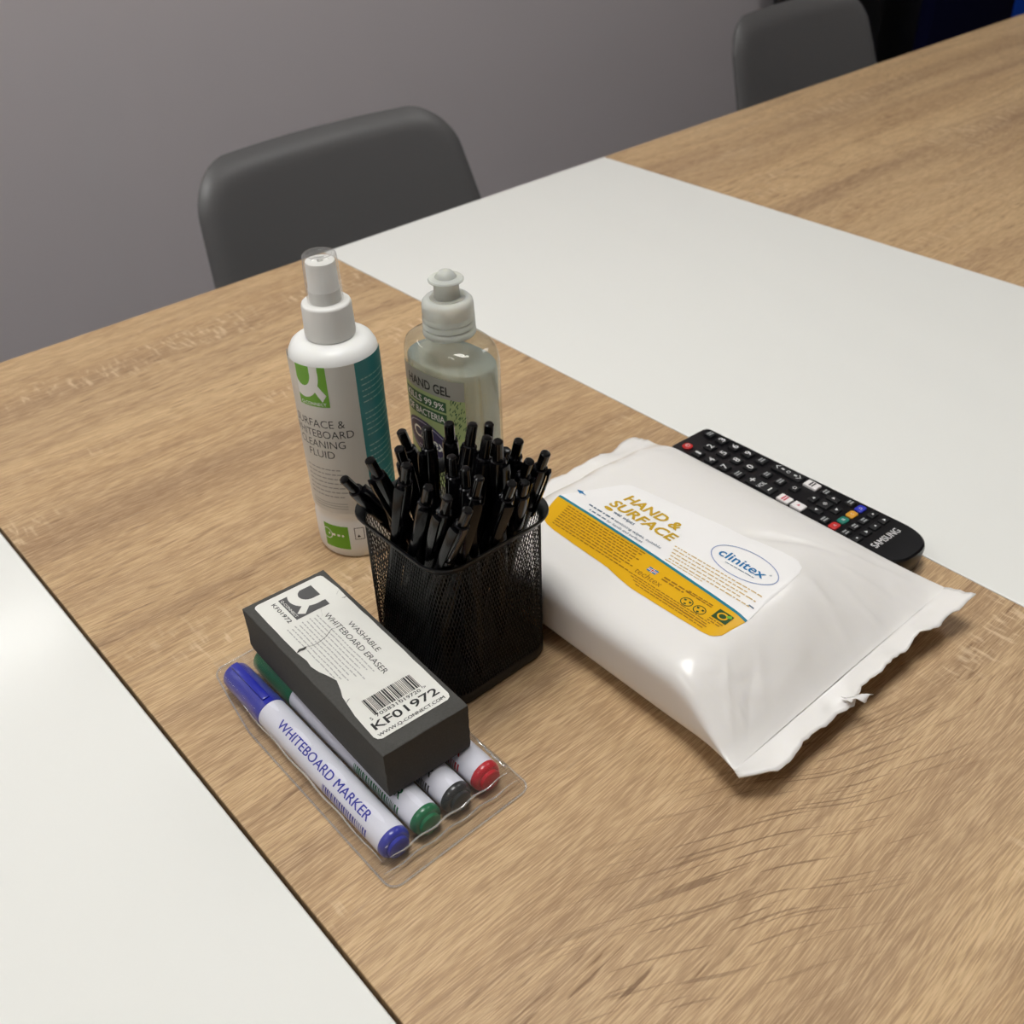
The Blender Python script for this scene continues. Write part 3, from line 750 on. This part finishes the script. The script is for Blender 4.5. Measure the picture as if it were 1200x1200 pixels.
u = .0108; rb = random.Random(8)
while u < .0375:                                               # barcode, bars run along the block
    wd = rb.choice((.0003, .0003, .0006, .0009)); ln_ = .1062 if (u < .0122 or u > .0364 or .0232 < u < .0246) else .1046
    mb.add(([e1(.0948, u), e1(.0948, u+wd), e1(ln_, u+wd), e1(ln_, u)], [(0, 1, 2, 3)]), 1, False); u += wd+rb.choice((.0003, .0003, .0006))
flip = lambda a, b: em(-b, a, .00010)                           # reading across the block
text(mb, '5', .0078, -.1078, .0012, .0020, flip, 1, .008)
text(mb, '705831', .0110, -.1074, .0118, .0020, flip, 1, .008)
text(mb, '019720', .0240, -.1074, .0118, .0020, flip, 1, .008)
text(mb, '>', .0378, -.1070, .0014, .0020, flip, 1, .008)
text(mb, 'KF01972', .0060, -.1138, .0358, .0046, flip, 1, .014)
text(mb, 'WWW.Q-CONNECT.COM', .0052, -.1180, .0366, .0018, flip, 1, 0, heavy=.00006)
def crack(pts, wd, m=4):
    v = []
    for i, (a, b) in enumerate(pts):
        k = wd*(.3+.7*sin(pi*min(1, max(0, i/(len(pts)-1)))))
        v += [em(a-k, b, .00016), em(a+k, b, .00016)]
    mb.add((v, [(2*i, 2*i+1, 2*i+3, 2*i+2) for i in range(len(pts)-1)]), m, False)
crack([(.0478, .0046), (.0470, .0065), (.0476, .0085), (.0470, .0102)], .0009, 4)
crack([(.0470, .0100), (.0482, .0135), (.0478, .0177), (.0468, .0215), (.0440, .0262), (.0453, .0290)], .00016, 4)
crack([(.0205, .0450), (.0215, .0435), (.0228, .0420), (.0245, .0418)], .00016, 3)
crack([(.0275, .0450), (.0278, .0436), (.0270, .0425)], .00032, 4)
crack([(.0330, .0270), (.0312, .0285), (.0295, .0290), (.0280, .0300), (.0265, .0282)], .00016, 3)
crack([(.0915, .0049), (.0905, .0062), (.0900, .0076)], .00022, 4)
crack([(.052, .0125), (.060, .0122), (.068, .0135), (.075, .0128), (.082, .0150)], .00012, 3)
crack([(.038, .0380), (.050, .0392), (.061, .0385), (.070, .0402)], .00010, 3)
mb.build('paper_label', [PAPER, INK, mat('charcoal_print', (84, 84, 84), .5), mat('faint_print', (176, 175, 170), .5), FOAM], t, sharp=None)['label'] = 'torn and creased white paper label'

# ------------------------------------------------------------------ pack of wet wipes
FILM = mat('white_pack_film', (234, 231, 227), .24, .5, sss=.12, bump=(55, .12, .002))
nt = FILM.node_tree; b_ = nt.nodes['Principled BSDF']
tc_ = nt.nodes.new('ShaderNodeTexCoord'); ns_ = nt.nodes.new('ShaderNodeTexNoise'); ns_.noise_type = 'RIDGED_MULTIFRACTAL'
ns_.inputs['Scale'].default_value = 26; ns_.inputs['Detail'].default_value = 2; ns_.inputs['Distortion'].default_value = .6
sp_ = nt.nodes.new('ShaderNodeSeparateXYZ'); ab_ = nt.nodes.new('ShaderNodeMath'); ab_.operation = 'ABSOLUTE'
mr_ = nt.nodes.new('ShaderNodeMapRange'); mr_.inputs[1].default_value = .060; mr_.inputs[2].default_value = .105
mu_ = nt.nodes.new('ShaderNodeMath'); mu_.operation = 'MULTIPLY'
b2_ = nt.nodes.new('ShaderNodeBump'); b2_.inputs['Strength'].default_value = .55; b2_.inputs['Distance'].default_value = .0045
K = nt.links.new; K(tc_.outputs['Object'], ns_.inputs['Vector']); K(tc_.outputs['Object'], sp_.inputs[0]); K(sp_.outputs[1], ab_.inputs[0]); K(ab_.outputs[0], mr_.inputs[0])
K(mr_.outputs[0], mu_.inputs[0]); K(ns_.outputs[0], mu_.inputs[1]); K(mu_.outputs[0], b2_.inputs['Height'])
K(b_.inputs['Normal'].links[0].from_socket, b2_.inputs['Normal']); K(b2_.outputs[0], b_.inputs['Normal'])
px0 = .3640; yA, yB = .1680, .3880                             # near and far seal lines
def sm(x): x = max(0., min(1., x)); return x*x*(3-2*x)
def pack_prof(y, x=0.):
    if y < .28: q = sm((y-yA)/(.050 if x < px0 else .050+.016*sm((x-px0)/.05))); e = .62
    else: q = sm((yB-y)/.040); e = .75
    q = q**e
    hh = .0009+(.0227-.0009)*q
    ze = .0165 if y < .28 else .0110; zc = ze+(.0229-ze)*q
    a_ = .0925-.0085*q
    xc = px0+.0000-.0022*q
    ex = 2.6+2.0*q if x < px0 else 2.0
    if x >= px0: a_ = .0925-.0105*q
    return a_, hh, zc, ex, xc
CREASES = [(.276, .172, .312, .210, .0016, .0016), (.285, .172, .318, .196, -.0012, .0018), (.300, .171, .330, .205, .0009, .0016), (.330, .170, .352, .206, .0009, .0022),
           (.352, .170, .356, .200, -.0010, .0020), (.372, .170, .384, .214, .0011, .0024), (.400, .170, .398, .205, .0009, .0018), (.425, .171, .405, .214, .0014, .0022),
           (.446, .172, .412, .232, .0014, .0022), (.448, .178, .430, .240, -.0011, .0020), (.398, .246, .432, .196, .0010, .0014), (.290, .176, .300, .196, .0012, .0009),
           (.296, .178, .304, .190, -.0011, .0008), (.284, .182, .298, .200, .0011, .0009), (.440, .386, .405, .352, .0010, .0020), (.420, .387, .392, .350, -.0008, .0022), (.395, .387, .380, .352, .0007, .0020)]
def wrinkle(x, y):
    n0 = sm((.235-y)/.07); n1 = sm((y-.335)/.05)
    w_ = n0*(.0006*sin(x*95+y*60)+.0003*sin(x*230-y*130))
    w_ += n1*(.0010*sin(x*170-y*70)+.0006*sin(x*340+y*120))
    w_ += .0005*sin(x*37+1)*sin(y*31+2)
    if n0 > .01: w_ += n0*(-.0034*(abs(mnoise.noise((x*38, y*30, 1.3)))-.2)+.0022*sm((.325-x)/.03)*(abs(mnoise.noise((x*125, y*110, 4.1)))-.2)+.0014*sm((x-.41)/.02)*(abs(mnoise.noise((x*90, y*120, 2.1)))-.2))
    if n1 > .01: w_ += n1*.0018*(abs(mnoise.noise((x*45, y*40, 7.7)))-.2)
    for (ax, ay, bx, by, amp, wd) in CREASES:
        vx, vy = bx-ax, by-ay; L2 = vx*vx+vy*vy; q = ((x-ax)*vx+(y-ay)*vy)/L2
        dd = abs((x-ax)*vy-(y-ay)*vx)/sqrt(L2); ke = sm(q/.15)*sm((1-q)/.35)
        w_ += amp*math.exp(-dd/wd)*ke
    # a long soft crease on the near right part
    d = (x-.405)*.75+(y-.232)*.66; w_ += -.0016*math.exp(-(d/.0045)**2)*sm((.27-y)/.03)*sm((x-.365)/.02)
    return w_
def pack_top(x, y, lift=0.):
    a_, hh, zc, ex, xc = pack_prof(y, x)
    s_ = min(1, abs((x-xc)/a_)); z = zc+hh*(1-s_**ex)**(1/ex)
    return z+wrinkle(x, y)*(1-s_**3)*min(1, hh/.012)+lift
t = root('wet_wipes_pack', 'white soft pack of wet wipes with yellow and blue label, beside the pen pot', 'wipes pack', (.3618, .278, TZ))
mb = MB(); nU, nV = 260, 190
def pk(u, v):
    y = yA+(yB-yA)*(0.5-0.5*math.copysign(abs(cos(pi*v))**.8, cos(pi*v)))
    a_, hh, zc, ex, xc = pack_prof(y, px0+.084*cos(2*pi*u)); th = 2*pi*u; c, s_ = cos(th), sin(th)
    x = xc+a_*math.copysign(abs(c)**(2/ex), c)
    if s_ >= 0: z = zc+hh*abs(s_)**(2/ex); z += wrinkle(x, y)*(1-min(1, abs((x-xc)/a_))**3)*min(1, hh/.012)
    else: z = max(zc-hh*abs(s_)**(2/ex), .0004)
    return (x-.3618, y-.278, z)
mb.add(grid(pk, nU, nV, True)); mb.build('film_bag', FILM, t, sharp=None)
rnd = random.Random(21)
def flap(y0, sgn, width, name):
    nx = 64; out = []
    prof_ = []
    for i in range(nx):
        q = i/(nx-1); x = px0-.0925+.185*q
        wv = width*(.84-.16*math.exp(-((q-.62)/.16)**2)-.10*math.exp(-((q-.30)/.06)**2)+.06*sin(q*23)+.05*sin(q*47+1)) + rnd.uniform(-.0006, .0006)
        if q > .9: wv += .004*(q-.9)/.1
        if q < .08: wv *= .25+.75*q/.08
        prof_.append((x, wv, q))
    z0_, up_ = (.0165, .006) if sgn < 0 else (.0110, -.0035)
    def zf(q, d): return z0_+.0018*sin(q*11+.6)*d+.0012*sin(q*27)*d+(up_*d*sm((q-.72)/.28))-(.0035*d*(1-sm(q/.25)))+.0022*d*(abs(mnoise.noise((q*9, d*1.5, y0*30)))-.2)
    v = []; nd = 7
    for side in (0, 1):
        for j in range(nd):
            d = j/(nd-1)
            for x, wv, q in prof_:
                rdg = .00025*(1 if j % 2 else -1)
                v.append((x-.3618+sgn*0, y0+sgn*(wv*d-.0006)-.278, zf(q, d)+rdg+(.0004 if side == 0 else -.0003)))
    f = []
    for side in (0, 1):
        o_ = side*nd*nx
        for j in range(nd-1):
            for i in range(nx-1): f.append((o_+j*nx+i, o_+j*nx+i+1, o_+(j+1)*nx+i+1, o_+(j+1)*nx+i))
    k = nd*nx
    for i in range(nx-1): f.append(((nd-1)*nx+i, (nd-1)*nx+i+1, k+(nd-1)*nx+i+1, k+(nd-1)*nx+i))
    for j in range(nd-1):
        for i in (0, nx-1): f.append((j*nx+i, (j+1)*nx+i, k+(j+1)*nx+i, k+j*nx+i))
    MB().add((v, f)).build(name, FILM, t, sharp=None, fix=True)
flap(yA, -1, .0165, 'end_seal'); flap(yB, 1, .0165, 'end_seal')
# torn strip of film hanging from the near seal
v = []
for i in range(9):
    q = i/8; v += [(.345-.3618+.014*q, .1545-.278-.004*q+.0012*sin(q*9), .0175-.003*q+.0015*sin(q*8)), (.345-.3618+.015*q, .1545-.278+.006*(1-q)-.003*q, .0172-.002*q-.001*sin(q*7))]
o = MB().add((v, [(2*i, 2*i+1, 2*i+3, 2*i+2) for i in range(8)])).build('torn_strip', FILM, t); o.modifiers.new('thick', 'SOLIDIFY').thickness = .0003
# the stuck-on label
LW = mat('label_white', (240, 238, 236), .34, .5); YEL = mat('label_yellow', (226, 172, 8), .36, .5); TEA = mat('label_teal', (16, 124, 148), .38)
GOLD = mat('label_gold_print', (196, 158, 34), .4); BLUEI = mat('label_blue_print', (28, 112, 168), .4); SLATE = mat('label_slate_print', (92, 112, 132), .45)
BRN = mat('label_brown_print', (150, 106, 10), .45); ORA = mat('label_tan_print', (206, 176, 116), .45); DGR = mat('label_dark_green', (38, 72, 30), .45); REDI = mat('label_red', (186, 44, 44), .45); LAV = mat('label_lavender', (142, 156, 194), .4)
mb = MB()
wp = lambda l: (lambda y_, x_: (x_-.3618, -y_-.278, pack_top(x_, -y_, .00025+l)))       # (along the reading direction, across)
def ruled(lo, hi, ys, l, m, n=12):                              # between two edges x_lo(y) and x_hi(y)
    v = []
    for y in ys:
        a, b = lerp(lo, -y), lerp(hi, -y)
        for k in range(n): v.append(wp(l)(-y, a+(b-a)*k/(n-1)))
    mb.add((v, [(j*n+i, j*n+i+1, (j+1)*n+i+1, (j+1)*n+i) for j in range(len(ys)-1) for i in range(n-1)]), m)
teal = [(-.3510, .3345), (-.3200, .3345), (-.2928, .3340), (-.2760, .3334), (-.2608, .3325), (-.2350, .3310), (-.2100, .3292)]
low = [(-.3510, .3335), (-.3475, .3235), (-.3455, .3190), (-.3420, .3140), (-.3380, .3115), (-.3300, .3102), (-.3150, .3096), (-.2866, .3086), (-.2760, .3066), (-.2661, .3055), (-.2379, .3062), (-.2200, .3070), (-.2160, .3078), (-.2128, .3105), (-.2110, .3150), (-.2104, .3200), (-.2100, .3288)]
hi_ = [(-.3510, .3350), (-.3440, .3480), (-.3330, .3690), (-.3290, .3725), (-.3200, .3745), (-.2300, .3866), (-.2210, .3868), (-.2160, .3840), (-.2130, .3760), (-.2100, .3340)]
ysl = [.3510-.1410*k/70 for k in range(71)]
ruled(teal, hi_, ysl, 0, 0); ruled(low, teal, ysl, .00002, 1)
ruled([(a, b-.0009) for a, b in teal], [(a, b+.0009) for a, b in teal], ysl, .00012, 2, 3)
W1 = wp(.0002)
text(mb, 'HAND &', -.3225, .3588, .0408, .0066, W1, 3, .030, .16)
text(mb, 'SURFACE', -.3252, .3493, .0482, .0066, W1, 3, .030, .16)
polyfan(mb, [(-.3222+.0031*cos(2*pi*i/20), .3464+.0014*sin(2*pi*i/20)) for i in range(20)], wp(.00015), 3)
text(mb, 'wet wipes', -.3178, .3452, .0160, .0026, W1, 5, .012)
small_print(mb, -.3325, -.3130, .3405, .0011, W1, 5, rnd)
text(mb, 'sanitising wipes, suitable', -.3120, .3402, .0345, .0019, W1, 5, .004)
small_print(mb, -.3290, -.3160, .3372, .0010, W1, 5, rnd)
text(mb, 'for hands and surfaces', -.3150, .3368, .0270, .0018, W1, 5, .004)
polyfan(mb, [(-.3475, .3459), (-.3435, .3476), (-.3440, .3467), (-.3395, .3459), (-.3440, .3452), (-.3435, .3443)], W1, 4)
ring(mb, -.2374, .3622, .0208, .0116, .0006, W1, 10)
text(mb, 'clinitex', -.2532, .3592, .0296, .0062, W1, 4, .012)
text(mb, '\u00ae', -.2228, .3640, .0013, .0013, W1, 5)
small_print(mb, -.2460, -.2270, .3566, .0005, W1, 5, rnd)
for k in range(5):
    small_print(mb, -.2735+.0012*k, -.2150-.0035*((k*2) % 4), .3478-.0026*k-.0003, .0008, W1, 7, rnd)
for k in range(3): small_print(mb, -.2695+.003*k, -.2440, .3352+.0006*k, .0006, W1, 7, rnd) if k == 0 else None
small_print(mb, -.2160, -.2120, .3380, .0009, W1, 5, rnd)
for k in range(9): small_print(mb, -.3400+.0006*k, -.2800+.0004*k, .3308-.0021*k, .00075, W1, 6, rnd, rnd.choice((1, .96, .88)))
text(mb, 'techtex', -.2745, .3160, .0180, .0042, W1, 6, -.004)
small_print(mb, -.2600, -.2420, .3235, .0010, W1, 9 if False else 6, rnd); small_print(mb, -.2600, -.2450, .3215, .0010, W1, 6, rnd)
for k in range(4): small_print(mb, -.2760+.003*k, -.2180, .3138-.0016*k, .0006, W1, 6, rnd, .95)
for k in range(7): small_print(mb, -.2540+.0001*k, -.2220, .3108-.0000, .0006, W1, 6, rnd) if k == 0 else None
# small flag, recycling rings and a green certificate
fx, fy = -.2708, .3218
quadstrip(mb, fx, fx+.0062, fy, fy+.0034, wp(.00018), 4)
for (a, b, c, d, m_) in ((0, .0062, .0011, .0023, 8), (.0025, .0037, 0, .0034, 8), (0, .0062, .0014, .0020, 9), (.0028, .0034, 0, .0034, 9)):
    quadstrip(mb, fx+a, fx+b, fy+c, fy+d, wp(.00022 if m_ == 8 else .00026), m_)
for cxx in (-.2392, -.2308):
    ring(mb, cxx, .3178, .0036, .0031, .0005, W1, 11, 28)
    for k in range(3):
        a = 2*pi*k/3+.5; polyfan(mb, [(cxx+.0019*cos(a)+.0010*cos(a+q), .3178+.0017*sin(a)+.0008*sin(a+q)) for q in (0, 1.9, 3.1, 4.4)], W1, 11)
for k in range(5): small_print(mb, -.2440+.0002*k, -.2260, .3232+.0014*k, .0007, W1, 6, rnd, .9) if k < 2 else None
quadstrip(mb, -.2240, -.2150, .3185, .3258, wp(.00018), 11, 4, 4)
ring(mb, -.2196, .3222, .0030, .0026, .0010, wp(.00024), 1, 24)
polyfan(mb, [(-.2185, .3238), (-.2163, .3256), (-.2152, .3240), (-.2172, .3226)], wp(.00026), 12)
for k in range(2): small_print(mb, -.2240, -.2155, .3168-.0016*k, .0007, W1, 6, rnd)
mb.build('label', [LW, YEL, TEA, GOLD, BLUEI, SLATE, BRN, ORA, WHITEINK, REDI, LAV, DGR, GREEN], t, sharp=None)['label'] = 'white, yellow and teal printed label'

# ------------------------------------------------------------------ remote control
RB = mat('black_remote_plastic', (10, 10, 13), .30, .5, noise=(400, .1)); KEY = mat('black_rubber_key', (17, 17, 19), .55, .4)
KW = mat('white_rubber_key', (228, 224, 222), .5); KR = mat('red_rubber_key', (186, 38, 36), .45); KG = mat('green_rubber_key', (22, 112, 96), .45)
KY = mat('amber_rubber_key', (212, 150, 40), .45); KB = mat('blue_rubber_key', (36, 46, 178), .45); LEG = mat('white_legend', (214, 214, 214), .5); LEGG = mat('grey_legend', (150, 152, 152), .5); LEGR = mat('red_legend', (196, 60, 84), .5)
RX, RY, RA = .4745, .2835, radians(-2.6)
t = root('remote_control', 'black television remote control half hidden behind the wipes pack', 'remote control', (RX, RY, TZ), RA)
RL = .0895                                                     # local +y : far end with the power key; keys read along -y... up is +x
def rem_ring(z, ins):
    p = []
    hw1, hw0 = .0190-ins, .0215-ins
    p += [(hw1*s_, y) for s_, y in ()]
    out = []
    for (cx, cy, r, a0) in ((hw1-.004, RL-.004-ins, .004, 0), (-hw1+.004, RL-.004-ins, .004, 90)):
        for i in range(7): a = radians(a0+15*i); out.append((cx+r*cos(a), cy+r*sin(a), z))
    for i in range(31):                                        # rounded near end
        a = pi+pi*i/30; c, s_ = cos(a), sin(a)
        out.append((hw0*math.copysign(abs(c)**.75, c), -RL+.022+ins*.5+(.022-ins*.5)*math.copysign(abs(s_)**.85, s_), z))
    return out
def rz_(z): return lambda p: p
prf = [(.0012, .0030), (.0040, .0010), (.0085, .0), (.0112, .0005), (.0122, .0016)]
MB().add(loft([[(x, y, z if k < 2 else z+.0050*(RL-y)/(2*RL)) for x, y, z in rem_ring(z, i)] for k, (z, i) in enumerate(prf)])).build('casing', RB, t)
ZT = lambda y: .0121+.0050*(RL-y)/(2*RL)
def key(x, y, wx, wy, m=KEY, legend=None, lw=.003, lh=.0022, lm=None, h=.0013, r=.0008, glyph=None):
    z = ZT(y); mb = MB(); pl = lambda ins: rrect(-wx/2+ins, wx/2-ins, -wy/2+ins, wy/2-ins, r)
    mb.add(loft([[(a, b, 0) for a, b in pl(0)], [(a, b, h*.7) for a, b in pl(0)], [(a, b, h) for a, b in pl(.0004)]]), 0)
    fn = lambda u, v: (u, v, h+.00008)
    if legend: text(mb, legend, -lw/2, -lh/2, lw, lh, fn, 1, .01)
    if glyph == 'bars':
        for k in range(2): quadstrip(mb, -lw/2, lw/2, -.0015+k*.0019, -.0004+k*.0019, fn, 1)
    if glyph in ('up', 'down', 'left', 'right'):
        a0 = {'up': pi/2, 'down': -pi/2, 'left': pi, 'right': 0}[glyph]; polyfan(mb, [(.0013*cos(a0+2*pi*k/3), .0013*sin(a0+2*pi*k/3)) for k in range(3)], fn, 1)
    if glyph == 'dot': polyfan(mb, [(.0008*cos(2*pi*k/4+.78), .0008*sin(2*pi*k/4+.78)) for k in range(4)], fn, 1)
    if glyph == 'power':
        ring(mb, 0, 0, .0016, .0016, .0004, fn, 1, 20); quadstrip(mb, -.0002, .0002, 0, .0020, fn, 1)
    if glyph == 'ring': ring(mb, 0, 0, .0015, .0012, .0004, fn, 1, 20)
    if glyph == 'frame':
        ring(mb, 0, 0, .0017, .0015, .0004, fn, 1, 4); polyfan(mb, [(.0005*cos(k), .0005*sin(k)) for k in range(6)], fn, 1)
    o = mb.build('button', [m, lm or (LEGG if glyph == 'bars' else LEG)], t, (x, y, z), sharp=radians(35)); return o
key(-.0105, .0800, .0068, .0068, KR, glyph='power', r=.003)['label'] = 'red power button'
key(.0118, .0800, .0058, .0068, glyph='bars', lw=.0045)
num = ['1', '2', '3', '4', '5', '6', '7', '8', '9']
for i, s_ in enumerate(num): key(-.0120+.0118*(i % 3), .0690-.0115*(i//3), .0072, .0072, legend=s_, lw=.0034 if s_ != '1' else .0016, lh=.0046)
key(-.0120, .0345, .0072, .0072, glyph='bars', lw=.0050); key(-.0002, .0345, .0072, .0072, legend='0', lw=.0034, lh=.0046); key(.0116, .0345, .0072, .0072, glyph='bars', lw=.0044)
k_ = key(-.0110, .0160, .0085, .0210, legend='VOL', lw=.0074, lh=.0032); k_['label'] = 'tall volume rocker marked plus and minus'
mb = MB(); fz = lambda u, v: (v, -u, .00145)
for (a, b, c, d) in ((-.0092, -.0052, -.0005, .0005), (-.0077, -.0067, -.0022, .0022), (.0064, .0074, -.0020, .0020)): quadstrip(mb, a, b, c, d, fz, 0)
mb.build('rocker_print', LEG, k_)
k_ = key(.0128, .0135, .0078, .0230, glyph='ring'); mb = MB()
for sg in (-1, 1): mb.add(([fz(sg*.0100, 0), fz(sg*.0078, .0021), fz(sg*.0070, .0021), fz(sg*.0092, 0), fz(sg*.0070, -.0021), fz(sg*.0078, -.0021)], [(0, 1, 2, 3), (0, 3, 4, 5)]), 0, False)
for a in (-.0055, .0045): quadstrip(mb, a, a+.0022, -.0007, .0007, fz, 0)
mb.build('rocker_print', LEG, k_)
key(.0010, .0215, .0066, .0060, glyph='bars', lw=.0040); key(.0010, .0105, .0066, .0060, glyph='bars', lw=.0046)
key(.0015, -.0005, .0066, .0055, glyph='ring')
key(-.0125, -.0040, .0068, .0092, KW, glyph='bars', lw=.0052, lm=LEGR, h=.0018)['label'] = 'white button with red print nearer the power end'
key(-.0125, -.0145, .0068, .0086, KW, glyph='right', lm=LEGR, h=.0018)['label'] = 'white button with red print nearer the middle'
key(.0120, -.0060, .0068, .0100, KW, glyph='bars', lw=.0048, lm=INK, h=.0018)['label'] = 'white button with dark print'
key(.0122, -.0165, .0050, .0058, glyph='bars', lw=.0040)
key(.0012, -.0240, .0080, .0080, glyph='frame'); key(.0095, -.0240, .0050, .0090, glyph='right'); key(-.0075, -.0240, .0050, .0090, glyph='left')
key(.0012, -.0155, .0070, .0050, glyph='up'); key(.0012, -.0325, .0070, .0050, glyph='down')
key(-.0120, -.0335, .0060, .0060, glyph='bars', lw=.0042); key(.0138, -.0335, .0060, .0060, glyph='bars', lw=.0036)
for x, m, nm, lg in ((-.0128, KR, 'red', 'A'), (-.0042, KG, 'green', 'B'), (.0044, KY, 'amber', 'C'), (.0130, KB, 'blue', 'D')):
    key(x, -.0415, .0070, .0056, m, legend=lg, lw=.0016, lh=.0020, r=.0016)['label'] = nm+' lettered button'
for r_ in range(2):
    for c_ in range(4): key(-.0135+.0089*c_, -.0500-.0080*r_, .0068, .0050, glyph=('bars', 'bars', 'bars', 'dot')[c_] if r_ == 0 else ('dot', 'right', 'dot', 'right')[c_], lw=.0034)
mb = MB(); fn = lambda u, v: (u, v, ZT(v)+.0002)                # maker's name reads across the near end
text(mb, 'SAMSUNG', -.0122, -.0708, .0244, .0048, fn, 0, 0, heavy=.00013)
mb.build('lettering', LEG, t)
